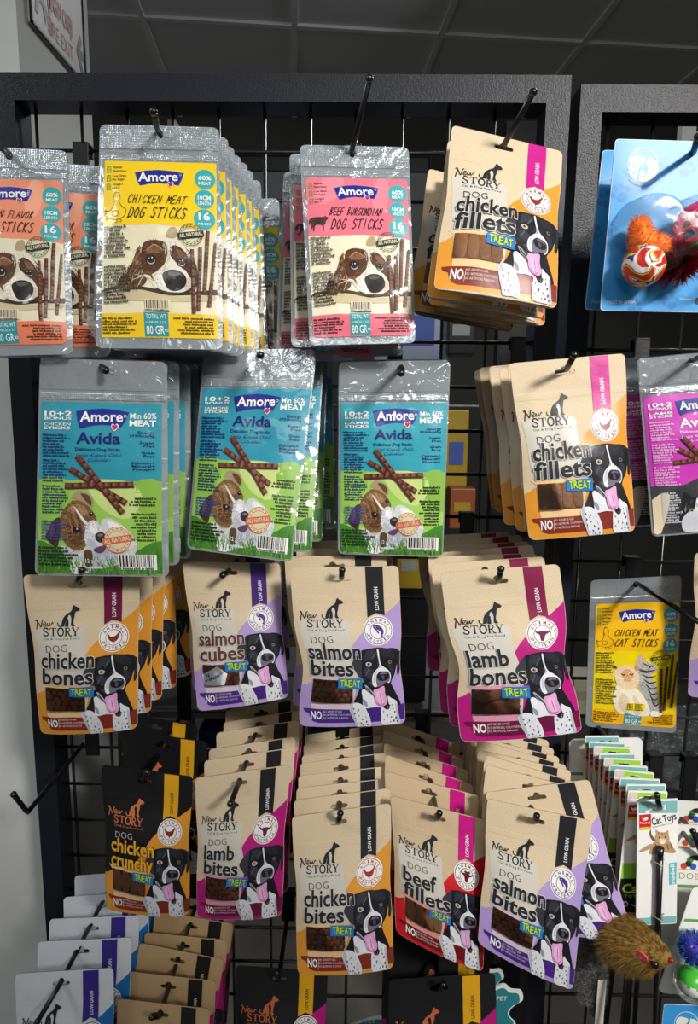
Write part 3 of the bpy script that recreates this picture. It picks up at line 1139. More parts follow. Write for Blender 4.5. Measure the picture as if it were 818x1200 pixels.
def cow_sil(A, z, col):
    A.poly([(85, 360), (105, 350), (180, 352), (192, 340), (200, 350), (214, 352), (206, 368), (196, 376), (190, 400), (180, 402), (178, 440), (170, 440), (168, 406), (120, 404), (112, 440), (104, 440), (104, 410), (94, 430), (90, 400), (88, 378), (78, 400), (76, 372)], col, z, 2)


def spaniel(A, z):
    dy = 527.7

    def P(pts, col, k, n=3):
        A.poly([(x, y + dy) for x, y in pts], col, z + k, n)

    def S(pts, w, col, k):
        A.stroke([(x, y + dy) for x, y in pts], w, col, z + k, 3, True)
    P([(58, 345), (120, 322), (200, 315), (300, 320), (480, 350), (620, 345), (760, 320), (768, 352), (640, 362), (470, 368), (300, 345), (180, 348), (60, 372)], (66, 54, 40), 1)
    P([(70, 350), (250, 335), (500, 375), (740, 360), (700, 400), (400, 410), (120, 395)], (206, 190, 150), 1)
    P([(480, -40), (520, -48), (530, 0), (500, 22), (462, 12)], (176, 160, 118), 1)
    # ears
    P([(318, 52), (282, 92), (262, 150), (240, 200), (205, 235), (170, 285), (170, 318), (240, 322), (290, 322), (340, 300), (350, 200), (345, 100)], (92, 62, 40), 2)
    for a in (0, 1, 2, 3, 4):
        S([(300 - a * 6, 90 + a * 26), (270 - a * 8, 180 + a * 22), (230 - a * 8 + a * a * 3, 300 + a * 4)], 9, (150, 116, 80) if a % 2 else (52, 34, 22), 3)
    S([(330, 130), (320, 220), (300, 315)], 14, (168, 132, 92), 3)
    P([(548, 60), (592, 88), (632, 160), (645, 230), (640, 300), (612, 310), (600, 200), (570, 110)], (74, 50, 34), 2)
    S([(590, 110), (620, 190), (628, 290)], 10, (120, 86, 58), 3)
    # face
    P([(300, 60), (335, 40), (440, 22), (520, 30), (572, 72), (604, 120), (622, 190), (622, 260), (606, 322), (560, 352), (470, 358), (400, 338), (368, 292), (322, 250), (312, 150)], (232, 224, 204), 3)
    P([(318, 62), (380, 38), (455, 52), (472, 110), (458, 172), (425, 212), (372, 250), (325, 240), (308, 160)], (84, 52, 32), 4)
    P([(340, 90), (400, 70), (440, 90), (430, 118), (360, 118)], (136, 92, 58), 5)
    P([(488, 76), (530, 66), (580, 110), (612, 190), (606, 262), (575, 215), (522, 172), (488, 132)], (80, 50, 32), 4)
    P([(520, 90), (560, 100), (580, 140), (540, 130)], (130, 88, 56), 5)
    S([(345, 100), (390, 66), (440, 96)], 7, (190, 150, 110), 6)
    S([(330, 245), (360, 240), (385, 285)], 16, (120, 78, 48), 5)
    Mh = lambda x, y: (x, y + dy)
    br = ((58, 34, 20), (112, 72, 44), (146, 102, 64), (84, 52, 32), (44, 26, 16))
    A.fur([(318, 62), (380, 38), (455, 52), (472, 110), (458, 172), (425, 212), (372, 250), (325, 240), (308, 160)], 130, 26, 4, br, 0, z + 5, 0.4, 2, (470, 150 + dy), Mh)
    A.fur([(488, 76), (530, 66), (580, 110), (612, 190), (606, 262), (575, 215), (522, 172), (488, 132)], 80, 24, 4, br, 0, z + 5, 0.4, 3, (480, 150 + dy), Mh)
    A.fur([(310, 60), (262, 150), (205, 235), (170, 300), (240, 322), (330, 300), (345, 110)], 170, 60, 5, br + ((176, 140, 100),), 2.0, z + 3, 0.25, 4, None, Mh)
    A.fur([(560, 80), (632, 160), (642, 290), (610, 300), (590, 140)], 60, 44, 5, br, 1.3, z + 3, 0.25, 5, None, Mh)
    A.fur([(440, 30), (520, 40), (490, 150), (470, 230), (400, 300), (380, 270), (460, 180)], 90, 26, 3, ((206, 192, 164), (246, 240, 226), (186, 168, 140)), 1.7, z + 5, 0.4, 6, None, Mh)
    A.fur([(385, 250), (450, 230), (450, 330), (400, 335)], 50, 18, 2.5, ((206, 192, 164), (190, 172, 146)), 2.4, z + 5, 0.4, 7, None, Mh)
    A.fur([(150, 330), (320, 315), (240, 345)], 40, 22, 4, ((50, 38, 28), (110, 84, 58)), 2.8, z + 3, 0.5, 8, None, Mh)
    # eyes
    for cx, cy, r in ((370, 160, 30), (551, 168, 24)):
        A.disc((cx, cy + dy), r * 1.15, (26, 18, 14), z + 6, r * 1.05)
        A.disc((cx + 2, cy + 5 + dy), r * 0.86, (176, 168, 156), z + 7, r * 0.76)
        A.disc((cx + 1, cy - 3 + dy), r * 0.84, (40, 32, 32), z + 8, r * 0.76)
        A.disc((cx + 1, cy - 5 + dy), r * 0.40, (10, 9, 10), z + 9)
        A.disc((cx + 8, cy - 12 + dy), r * 0.16, WHITE, z + 10, n=7)
        A.disc((cx - 9, cy - 10 + dy), r * 0.10, WHITE, z + 10, n=6)
    # muzzle
    P([(400, 260), (440, 220), (470, 262), (450, 320), (410, 318), (385, 290)], (248, 243, 230), 4)
    P([(570, 270), (606, 262), (608, 310), (570, 335)], (216, 200, 176), 5)
    P([(438, 248), (466, 222), (510, 214), (552, 226), (578, 262), (572, 308), (530, 340), (478, 338), (452, 300)], (34, 29, 30), 6)
    P([(470, 234), (510, 224), (545, 236), (520, 250), (485, 252)], (92, 84, 84), 7)
    A.disc((480, 296 + dy), 12, (6, 5, 6), z + 7)
    A.disc((548, 290 + dy), 10, (6, 5, 6), z + 7)
    P([(395, 330), (470, 352), (560, 348), (608, 320), (600, 346), (540, 366), (450, 366)], (52, 40, 32), 7)
    for k, (a, b) in enumerate(((410, 280), (420, 296), (404, 300), (432, 306), (590, 290), (580, 310))):
        A.disc((a, b + dy), 3.5, (150, 130, 110), z + 6, n=6)
    for e in ((270, 250), (255, 285), (290, 330)):
        S([(395, 290), (330, 262), e], 4, (228, 220, 204), 8)


def two_cats(A, z):
    """a cream long-haired cat and a silver tabby kitten, in label coordinates"""
    q = [(262, 350), (722, 335), (695, 1000), (245, 1015)]
    f = invquad(q)
    g = [np.array(p, float) for p in AQ]

    def C(x, y):
        u, v = f(x, y)
        return tuple((1 - v) * ((1 - u) * g[0] + u * g[1]) + v * ((1 - u) * g[3] + u * g[2]))

    def P(pts, col, k, n=3):
        A.poly([C(*p) for p in pts], col, z + k, n)

    def S(pts, w, col, k):
        A.stroke([C(*p) for p in pts], w * 1.55, col, z + k, 3, True)
    sil, dk = (186, 182, 176), (52, 48, 48)
    P([(478, 655), (500, 612), (512, 612), (532, 648), (575, 658), (592, 688), (575, 705), (560, 722), (588, 780), (598, 860), (612, 915), (606, 930), (552, 940), (520, 900), (490, 780), (480, 700)], sil, 1)
    P([(496, 640), (508, 620), (522, 645), (508, 655)], (232, 178, 160), 2)
    A.fur([(485, 660), (510, 620), (585, 670), (560, 720), (600, 860), (606, 930), (552, 935), (500, 800)], 220, 16, 5, ((70, 66, 66), (226, 222, 216), (110, 104, 102), (150, 146, 142)), 1.4, z + 2, 0.5, 6, None, C)
    for a in range(7):
        S([(500 + a * 10, 690 + a * 26), (535 + a * 7, 700 + a * 30), (580 + a * 3, 690 + a * 30)], 9, dk, 2)
    S([(512, 655), (540, 668), (572, 672)], 8, dk, 2)
    S([(490, 690), (520, 705), (560, 700)], 8, dk, 2)
    A.disc(C(552, 676), 8, (40, 60, 50), z + 3, n=8)
    A.disc(C(584, 688), 6, (210, 130, 120), z + 3, n=8)
    P([(560, 910), (612, 912), (610, 932), (560, 940)], (240, 238, 232), 3)
    # cream cat
    P([(360, 690), (356, 672), (380, 680), (420, 668), (462, 676), (484, 664), (484, 690), (497, 732), (482, 782), (430, 806), (384, 786), (362, 742)], (238, 210, 168), 4)
    P([(372, 780), (400, 796), (470, 790), (520, 838), (548, 900), (545, 940), (470, 945), (430, 935), (400, 945), (366, 915), (352, 860)], (244, 234, 210), 3)
    P([(400, 820), (440, 860), (436, 930), (410, 930), (380, 880)], (226, 206, 172), 4)
    P([(460, 830), (500, 880), (500, 935), (470, 935)], (228, 210, 178), 4)
    A.fur([(366, 700), (480, 690), (480, 780), (540, 900), (520, 940), (380, 940), (356, 860)], 160, 16, 5, ((252, 246, 230), (224, 202, 168), (236, 220, 190)), 1.6, z + 5, 0.5, 7, None, C)
    P([(405, 702), (432, 690), (455, 704), (462, 740), (432, 760), (404, 744)], (228, 166, 108), 5)
    P([(360, 690), (358, 674), (378, 684), (368, 700)], (206, 140, 96), 5)
    P([(466, 680), (484, 666), (484, 690), (478, 700)], (206, 140, 96), 5)
    S([(395, 716), (408, 724), (420, 718)], 8, (90, 64, 40), 6)
    S([(438, 716), (452, 722), (464, 712)], 8, (90, 64, 40), 6)
    A.disc(C(430, 724), 5, (150, 80, 60), z + 6, n=8)
    S([(412, 756), (430, 738), (452, 754)], 6, (150, 96, 64), 6)
    for e in ((330, 720), (335, 740), (520, 730), (515, 752)):
        S([(430, 745), e], 2.5, (250, 246, 236), 7)


def sticks_art(p):
    W, H = 100.0, 150.0
    A = Art(W, H, AQ)
    hd, ph, bd = p['head'], p['photo'], p['band']
    r = p['round']
    o = rounded(W, H, r, m=0.4, n=5)
    A.mm(o, ph, 0)
    top = [q for q in o if q[1] < H * 0.2]
    A.mm([(W - 0.4, A.T((765, 486))[1])] + [A.T((q, 482 - 14 * math.sin((q - 60) / 700 * PI))) for q in range(720, 90, -70)] + [(0.4, A.T((66, 470))[1])] + [q for q in top if q[0] < W / 2] + [q for q in top if q[0] > W / 2], hd, 1)
    lowl = [q for q in o if q[1] > H * 0.8]
    yb = A.T((400, 1006))[1]
    A.mm([(W - 0.4, yb)] + lowl + [(0.4, yb)], bd, 1)
    if p.get('blush'):
        A.poly([(200, 62), (330, 58), (300, 180), (180, 260), (120, 200)], p['blush'], 2, 3)
        A.poly([(560, 60), (640, 70), (620, 260), (560, 330), (520, 220)], p['blush'], 2, 3)
    badge(A, [(262, 133), (330, 117), (410, 108), (490, 112), (568, 124), (556, 165), (538, 208), (470, 199), (410, 197), (350, 205), (296, 221), (276, 180)], NAVY, 3, (70, 90, 190))
    A.text('Amore', (290, 192), (530, 178), 58, WHITE, 6, 0.035)
    A.disc((546, 138), 8, (200, 205, 235), 6, n=10)
    A.disc((546, 138), 5.5, NAVY, 7, n=10)
    heart(A, (487, 205), 15, (176, 30, 110), 7)
    for (cx, cy, rr), (a, b) in zip(((697, 158, 64), (693, 287, 60), (692, 415, 64)), (('60%', 'MEAT'), ('10CM', 'LENGTH'), ('16', 'PIECES'))):
        A.disc((cx, cy), rr, (54, 172, 178), 3, n=28)
        big = 46 if a == '16' else 26
        ww = 32 if a == '16' else 38
        A.text(a, (cx - ww, cy + 6), (cx + ww, cy + 4), big, WHITE, 5, 0.05)
        A.text(b, (cx - 38, cy + 38), (cx + 38, cy + 36), 20 if a != '16' else 14, WHITE, 5, 0.03, res=1)
    ik = p.get('text', (40, 36, 30))
    for k, (a, b) in enumerate((('Animal', 'Nutrition'), ('Low Grain', 'No Sugar'), ('Omega 3', 'and 6'))):
        y = 112 + k * 56
        A.text(a, (126, y), (126 + 9.5 * len(a), y - 3), 15, ik, 4, 0.015, res=1)
        A.text(b, (126, y + 24), (126 + 9.5 * len(b), y + 21), 15, ik, 4, 0.015, res=1)
        gcol = (70, 150, 70)
        A.stroke([(90, y - 8), (112, y - 10), (114, y + 26), (92, y + 28), (90, y - 8)], 5, gcol, 4)
        A.stroke([(96, y + 18), (103, y - 2), (108, y + 16)], 4, gcol, 4)
    if p['animal'] == 'hen':
        hen_outline(A, 4, (120, 84, 24))
    elif p['animal'] == 'cow':
        cow_sil(A, 4, (64, 40, 40))
    l1, l2 = p['lines']
    hand(A, l1, (222, 334), (580, 330), 52, 5.2, (28, 24, 22), 6)
    hand(A, l2, (224, 428), (582, 424), 66, 6.4, (24, 20, 20), 6)
    if p['pet'] == 'dog':
        spaniel(A, 2)
    else:
        two_cats(A, 2)
    stamp(A, (612, 522), 70, (44, 54, 44), p['photo'], 12, math.radians(-11), False)
    for a, b in (((617, 612), (622, 1005)), ((667, 596), (648, 986)), ((714, 490), (685, 880)), ((760, 560), (712, 962))):
        stick(A, a, b, 22, 13, n=14)
    A.greek((80, 500), 165, 22, 21.5, (52, 46, 38), 13, gap=(9, 10), slope=-0.06)
    A.barcode((334, 930), (482, 996), 12, p['photo'])
    A.poly([(322, 1003), (465, 1002), (465, 1140), (322, 1142)], (38, 150, 158), 3)
    A.text('TOTAL WT', (334, 1040), (454, 1038), 26, WHITE, 5, 0.0)
    A.text('16 PIECES X 5G', (334, 1068), (450, 1067), 14, WHITE, 5, res=1)
    A.text('80 GR', (334, 1128), (440, 1127), 46, WHITE, 5, 0.012)
    A.text('e', (442, 1114), (466, 1113), 24, WHITE, 5)
    A.greek((66, 1042), 225, 6, 17, mixc(bd, (20, 16, 12), 0.8), 4)
    A.greek((490, 1040), 240, 6, 17, mixc(bd, (20, 16, 12), 0.8), 4, right=True)
    return A


STICKS = {
    'chicken': dict(head=(246, 208, 24), photo=(234, 225, 190), band=(240, 200, 30), round=1.0, lines=('CHICKEN MEAT', 'DOG STICKS'), animal='hen', pet='dog'),
    'salmon': dict(head=(240, 146, 112), photo=(234, 225, 196), band=(236, 128, 92), round=5.0, lines=('SALMON FLAVOR', 'DOG STICKS'), animal='', pet='dog', blush=(246, 170, 138)),
    'beef': dict(head=(232, 116, 134), photo=(234, 225, 196), band=(228, 110, 126), round=4.0, lines=('BEEF BURGUNDIAN', 'DOG STICKS'), animal='cow', pet='dog', blush=(238, 136, 150)),
    'cat': dict(head=(248, 190, 16), photo=(240, 214, 10), band=(246, 184, 14), round=5.0, lines=('CHICKEN MEAT', 'CAT STICKS'), animal='hen', pet='cat'),
}

# ------------------------------------------------------------------ prints: bonus stick bags
VQ = [(30, 50), (752, 50), (748, 1056), (8, 1060)]


def puppy(A, z):
    dy = 495.8

    def P(pts, col, k, n=3):
        A.poly([(x, y + dy) for x, y in pts], col, z + k, n)

    def S(pts, w, col, k):
        A.stroke([(x, y + dy) for x, y in pts], w, col, z + k, 3, True)
    P([(150, 395), (220, 400), (300, 400), (390, 300), (400, 240), (450, 225), (530, 270), (590, 335), (606, 390), (560, 470), (400, 525), (260, 560), (212, 545), (200, 480)], (204, 208, 206), 0)
    P([(440, 240), (520, 272), (575, 330), (592, 380), (540, 350), (470, 300)], (232, 234, 226), 1)
    P([(360, 400), (440, 330), (470, 380), (440, 470), (380, 480)], (176, 180, 190), 1)
    P([(300, 440), (420, 430), (500, 470), (400, 520), (310, 520)], (188, 190, 200), 1)
    P([(225, 106), (262, 66), (302, 74), (338, 90), (354, 126), (350, 160), (316, 150), (260, 120)], (170, 142, 112), 1)
    P([(280, 84), (325, 92), (345, 126), (342, 152), (312, 128)], (96, 66, 42), 2)
    P([(160, 212), (190, 162), (240, 124), (292, 134), (335, 165), (366, 205), (372, 240), (330, 262), (306, 310), (312, 365), (292, 412), (240, 412), (192, 382), (165, 322), (154, 262)], (126, 90, 54), 2)
    P([(200, 180), (250, 145), (300, 160), (335, 200), (300, 210), (240, 200)], (166, 128, 86), 3)
    P([(190, 280), (230, 260), (290, 300), (296, 370), (250, 390), (205, 350)], (92, 62, 36), 3)
    for a in range(6):
        S([(180 + a * 14, 250 - a * 12), (196 + a * 16, 300 - a * 10), (206 + a * 16, 350 - a * 6)], 7, (70, 46, 26) if a % 2 else (158, 118, 76), 4)
    P([(152, 225), (112, 250), (82, 308), (70, 345), (108, 385), (138, 400), (152, 350), (168, 285)], (72, 50, 44), 3)
    P([(112, 262), (90, 310), (100, 350), (125, 300)], (110, 82, 70), 4)
    P([(240, 160), (252, 168), (300, 228), (322, 252), (310, 262), (280, 225)], (226, 222, 220), 5)
    P([(316, 266), (340, 240), (366, 240), (396, 268), (420, 305), (424, 350), (405, 400), (356, 410), (314, 384), (304, 330)], (212, 212, 220), 5)
    P([(346, 250), (372, 262), (384, 300), (366, 318), (340, 310), (330, 280)], (238, 238, 240), 6)
    P([(330, 350), (372, 372), (370, 408), (318, 384)], (180, 182, 194), 6)
    P([(366, 320), (398, 304), (422, 318), (424, 350), (395, 368), (370, 352)], (52, 42, 48), 7)
    P([(380, 320), (405, 314), (412, 326), (388, 332)], (120, 108, 120), 8)
    P([(352, 412), (386, 390), (424, 388), (418, 415), (390, 430)], (98, 66, 96), 7)
    A.disc((258, 293 + dy), 23, (26, 20, 20), z + 6, 19)
    A.disc((262, 288 + dy), 6, (170, 180, 200), z + 7, n=8)
    A.disc((343, 200 + dy), 13, (26, 20, 20), z + 6)
    A.disc((346, 196 + dy), 4, (170, 180, 200), z + 7, n=8)
    Mh = lambda x, y: (x, y + dy)
    br = ((92, 62, 36), (150, 110, 68), (74, 48, 28), (176, 138, 96), (124, 88, 52))
    A.fur([(160, 212), (240, 124), (335, 165), (372, 240), (310, 310), (300, 412), (240, 412), (165, 322)], 260, 26, 4, br, 0, z + 4, 0.4, 2, (380, 300 + dy), Mh)
    A.fur([(152, 225), (82, 308), (108, 385), (150, 350)], 60, 26, 4, ((56, 38, 32), (96, 70, 58), (40, 28, 26)), 1.9, z + 4, 0.3, 3, None, Mh)
    A.fur([(312, 262), (366, 240), (420, 305), (405, 402), (312, 380)], 170, 24, 3.5, ((178, 180, 194), (246, 246, 248), (150, 152, 168)), 0, z + 6, 0.5, 4, (400, 320 + dy), Mh)
    A.fur([(200, 420), (300, 420), (420, 430), (560, 320), (600, 370), (540, 480), (260, 550)], 160, 30, 4, ((200, 202, 210), (246, 246, 248), (180, 184, 194)), 1.4, z + 2, 0.4, 5, None, Mh)
    A.fur([(420, 230), (530, 265), (606, 380), (560, 400), (450, 320)], 90, 40, 5, ((236, 238, 230), (210, 216, 206), (250, 250, 248)), 0.9, z + 2, 0.3, 6, None, Mh)
    P([(298, 420), (344, 420), (338, 500), (302, 520)], (92, 66, 40), 3)
    # paw
    P([(205, 490), (270, 480), (300, 530), (280, 560), (220, 560)], (232, 232, 234), 4)


def grass(A, z, y0, n, seed):
    r = random.Random(seed)
    for k in range(n):
        x = r.uniform(12, 740)
        yb = 495.8 + r.uniform(500, 566)
        h = r.uniform(40, 130) * (1.1 if x < 160 or x > 560 else 0.75)
        c = r.choice(((58, 118, 36), (86, 150, 50), (44, 92, 30), (118, 172, 70)))
        A.poly([(x, yb), (x + 7, yb), (x + r.uniform(-40, 40), yb - h)], c, z + (k % 2))


def avida_art(p):
    W, H = 106.0, 150.0
    A = Art(W, H, VQ)
    pts = rounded(W, H, 1.2, m=0.35, n=3)
    cat = p.get('cat')
    A.mm(pts, p['top'], 0)
    ym = A.T((400, 503))[1] if not cat else A.T((400, 700))[1]
    A.mm([(W - 0.35, ym)] + [q for q in pts if q[1] > H / 2] + [(0.35, ym)], p['low'], 1)
    if not cat:
        A.poly([(330, 505), (560, 505), (640, 600), (560, 720), (440, 690), (350, 600)], (196, 214, 130), 2, 3)
        A.poly([(600, 505), (745, 508), (745, 760), (640, 700), (590, 600)], (134, 178, 70), 2, 3)
        A.poly([(20, 510), (200, 505), (190, 640), (90, 760), (14, 760)], (140, 190, 70), 2, 3)
        A.poly([(10, 860), (130, 900), (400, 980), (620, 900), (745, 850), (745, 1050), (10, 1052)], (70, 132, 44), 3, 2)
        for cx, cy, rr in ((100, 100, 44), (640, 90, 44)):
            for k in (1.0, 0.65, 0.35):
                A.stroke([(cx + rr * k * math.cos(2 * PI * a / 20), cy + rr * k * math.sin(2 * PI * a / 20)) for a in range(21)], 2.5, mixc(p['top'], (120, 200, 215), 0.45), 2)
    ink = p['ink']
    badge(A, [(245, 105), (320, 92), (400, 86), (480, 92), (558, 105), (540, 150), (515, 192), (450, 182), (400, 180), (340, 187), (272, 206), (256, 155)], NAVY, 4, (44, 44, 130))
    A.text('Amore', (275, 166), (522, 160), 58, WHITE, 7, 0.035)
    A.disc((536, 128), 9, (210, 214, 240), 7, n=10)
    A.disc((536, 128), 6, NAVY, 8, n=10)
    heart(A, (478, 193), 17, (206, 30, 84), 8)
    A.text('Avida', (260, 290), (512, 287), 62, p['name'], 6, 0.035)
    A.text('Delicious Dog Sticks' if not cat else 'Delicious Cat Sticks', (250, 332), (514, 330), 18, p['name'], 6, 0.02)
    A.text('Leziz Köpek Ödül' if not cat else 'Leziz Kedi Ödül', (252, 368), (516, 362), 19, p['name'], 6, -0.008, 0.35)
    A.text('Çubukları', (318, 394), (456, 391), 18, p['name'], 6, -0.008, 0.35)
    A.text('10+2', (58, 137), (220, 135), 29, WHITE, 6, 0.04)
    A.text('BONUS', (58, 157), (220, 155), 15, WHITE, 6, 0.03)
    A.text(p['flav'], (56, 191), (218, 189), 17, (222, 236, 236), 7, 0.03, 0, 2, ink, 0.03)
    A.text('STICKS', (56, 213), (216, 211), 16, WHITE, 6, 0.04)
    A.text('Min 60%', (566, 142), (720, 140), 33, WHITE, 6, 0.02)
    A.text('MEAT', (564, 184), (718, 182), 33, WHITE, 6, 0.045)
    for k, (t, x) in enumerate((('Energy', 615), ('3930kcal/kg', 566), (None, 0), ('Sugar', 628), ('Free', 650), (None, 0), ('Grain', 636), ('Free', 650), (None, 0), ('Calcium+', 576), ('Mineral+', 586), ('Protein+', 590))):
        if t:
            y = 228 + k * 19.4
            A.text(t, (x, y), (712, y - 2), 15, ink, 6, 0.02, res=1)
    for a, b in (((215, 437), (548, 632)), ((184, 538), (592, 522)), ((262, 362), (528, 690))):
        stick(A, a, b, 36, 8 if a[0] != 262 else 11, (112, 60, 46), 9)
    if cat:
        def P(pts, col, k, n=3):
            A.poly(pts, col, k, n)
        P([(120, 760), (200, 720), (420, 640), (560, 640), (700, 760), (740, 900), (740, 1045), (200, 1045), (120, 960)], (52, 52, 56), 3)
        for cx, cy, s in ((330, 900, 1.0), (560, 780, 0.9)):
            P([(cx - 110 * s, cy - 90 * s), (cx - 90 * s, cy - 150 * s), (cx - 40 * s, cy - 110 * s), (cx + 40 * s, cy - 112 * s), (cx + 90 * s, cy - 152 * s), (cx + 110 * s, cy - 80 * s), (cx + 118 * s, cy + 20 * s), (cx + 60 * s, cy + 110 * s), (cx - 60 * s, cy + 110 * s), (cx - 118 * s, cy + 20 * s)], (30, 30, 34), 5)
            P([(cx, cy - 100 * s), (cx + 26 * s, cy - 20 * s), (cx + 74 * s, cy + 40 * s), (cx + 40 * s, cy + 112 * s), (cx - 40 * s, cy + 112 * s), (cx - 74 * s, cy + 40 * s), (cx - 26 * s, cy - 20 * s)], (226, 226, 230), 6)
            A.disc((cx - 46 * s, cy - 8 * s), 17 * s, (150, 170, 120), 7)
            A.disc((cx + 46 * s, cy - 8 * s), 17 * s, (150, 170, 120), 7)
            A.disc((cx - 46 * s, cy - 8 * s), 8 * s, (10, 10, 10), 8)
            A.disc((cx + 46 * s, cy - 8 * s), 8 * s, (10, 10, 10), 8)
            A.disc((cx, cy + 34 * s), 11 * s, (220, 140, 140), 8)
            r = random.Random(int(cx))
            for k in range(60):
                a = r.uniform(0, 2 * PI)
                rr = r.uniform(0.55, 1.2) * 110 * s
                q = (cx + rr * math.cos(a), cy + 20 + rr * math.sin(a) * 0.95)
                A.stroke([q, (q[0] + 14 * math.cos(a), q[1] + 26)], 5, r.choice(((80, 80, 86), (150, 152, 160), (20, 20, 24))), 7)
        A.poly([(14, 800), (130, 760), (110, 900), (60, 1050), (12, 1050)], (226, 208, 176), 4, 2)
        P([(210, 960), (260, 900), (330, 900), (380, 960), (360, 1045), (230, 1045)], (206, 208, 216), 8)
        A.greek((50, 250), 180, 26, 18, (226, 170, 216), 9, gap=(8, 17))
        A.greek((80, 760), 140, 13, 18, (210, 210, 214), 9)
        A.barcode((500, 930), (712, 1022), 9, (232, 230, 226))
        return A
    puppy(A, 4)
    grass(A, 9, 0, 150, 4)
    stamp(A, (495, 845), 78, (206, 98, 62), (214, 206, 170), 13, math.radians(-10), True)
    A.greek((46, 250), 172, 8, 17, mixc(ink, p['top'], 0.15), 6)
    A.greek((46, 395), 158, 8, 17, mixc(ink, p['top'], 0.15), 6)
    A.greek((46, 545), 158, 10, 17, ink, 6)
    A.greek((46, 750), 160, 7, 17, (60, 66, 140), 13)
    A.greek((24, 905), 250, 6, 20, (26, 40, 20), 13)
    A.greek((560, 608), 152, 3, 19, (30, 44, 22), 6, right=True)
    A.greek((560, 700), 152, 9, 19, (34, 50, 24), 6, right=True)
    A.text('12 pcs', (305, 985), (380, 984), 24, (226, 226, 240), 14, 0.02, res=1, outline=(90, 90, 150))
    A.greek((300, 1020), 150, 1, 18, (226, 230, 226), 14)
    A.barcode((492, 932), (716, 1024), 12, (232, 232, 226))
    return A


AVIDA = {
    'chicken': dict(top=(46, 148, 168), low=(150, 196, 84), ink=(18, 30, 96), name=(20, 26, 108), flav='CHICKEN'),
    'salmon': dict(top=(44, 146, 170), low=(150, 196, 84), ink=(18, 30, 96), name=(20, 26, 108), flav='SALMONE'),
    'lamb': dict(top=(48, 156, 174), low=(154, 200, 88), ink=(18, 30, 96), name=(20, 26, 108), flav='LAMB'),
    'cat': dict(top=(196, 54, 176), low=(60, 60, 62), ink=(70, 14, 74), name=(240, 232, 240), flav='LAMB', cat=True),
}
# ------------------------------------------------------------------ packs
def kprof(v):
    if v < 0.15:
        return 0.03 + 0.35 * v
    t = min(1.0, (v - 0.15) / 0.45)
    t = t * t * (3 - 2 * t)
    b = 1.0 if v < 0.75 else 1.0 - 0.5 * ((v - 0.75) / 0.25) ** 2
    return 0.08 + 0.92 * t * b


def fprof(v):
    if v < 0.16:
        return 0.06
    t = min(1.0, (v - 0.16) / 0.25)
    b = 1.0 if v < 0.80 else max(0.0, 1.0 - ((v - 0.80) / 0.17) ** 2)
    return 0.06 + 0.94 * t * t * (3 - 2 * t) * b


_ico = None


def lumps(kind, seed, x0, y0, x1, y1):
    """treat pieces behind the window: x, y in mm, z in mm above the sheet"""
    r = random.Random(seed)
    bm = bmesh.new()

    def blob(cx, cy, rx, ry, rz, rot, sub=2, bump=0.12):
        q = bmesh.ops.create_icosphere(bm, subdivisions=sub, radius=1.0)
        s = r.uniform(0, 50)
        for v in q['verts']:
            k = 1 + bump * noise.noise(v.co * 1.7 + Vector((s, s, 0)))
            a, b = v.co.x * rx * k, v.co.y * ry * k
            v.co = Vector((cx + a * math.cos(rot) - b * math.sin(rot), cy + a * math.sin(rot) + b * math.cos(rot), 0.45 + max(v.co.z, -0.2) * rz * k))
    if kind == 'strip':
        n = 4
        for k in range(n):
            w = (x1 - x0) / n
            blob(x0 + w * (k + 0.5), (y0 + y1) / 2, w * 0.52, (y1 - y0) * 0.62, 0.5, r.uniform(-0.07, 0.07), 3, 0.10)
    elif kind == 'bone':
        blob(x0 + 24, y1 - 6, 15, 7, 0.55, -0.05, 3)
        blob(x0 + 8, y0 + 6, 9, 6, 0.5, 0.5, 3)
        blob(x0 + 22, y0 + 4, 10, 5, 0.5, -0.3, 3)
        blob(x1 - 4, y0 + 8, 6, 7, 0.5, 0.2, 3)
    else:
        y = y0
        row = 0
        while y < y1 + 2:
            x = x0 - 2 + (row % 2) * 3.2
            while x < x1 + 2:
                blob(x + r.uniform(-1, 1), y + r.uniform(-1, 1), r.uniform(2.7, 3.9), r.uniform(2.4, 3.4), 0.55, r.uniform(0, 3))
                x += 6.2
            y += 5.4
            row += 1
    for v in bm.verts:
        v.co.x = min(max(v.co.x, x0), x1)
        v.co.y = min(max(v.co.y, y0), y1)
    bm.verts.index_update()
    V = np.array([v.co[:] for v in bm.verts])
    F = [[v.index for v in f.verts][::-1] for f in bm.faces]
    bm.free()
    return V, F


M['treat'] = simple('baked_meat_treat', (112, 66, 42), 0.6, bump=(700, 0.5, 0.0012, 4.0), vary=0.28)
M['strip'] = simple('dried_fillet_strip', (134, 92, 60), 0.55, bump=(300, 0.5, 0.0015, 4.0), vary=0.25)
M['sachet'] = simple('white_paper_sachet', (226, 228, 232), 0.5)

_flatc = {}


def flat_of(key, make, nu, nv):
    if key not in _flatc:
        _flatc[key] = make().flat(nu, nv)
    return _flatc[key]


def quad3(px, Y):
    """Y: one depth, or top and bottom, or TL TR BR BL"""
    if not isinstance(Y, (list, tuple)):
        Y = [Y] * 4
    elif len(Y) == 2:
        Y = [Y[0], Y[0], Y[1], Y[1]]
    return [at(p[0], p[1], y) for p, y in zip(px, Y)]


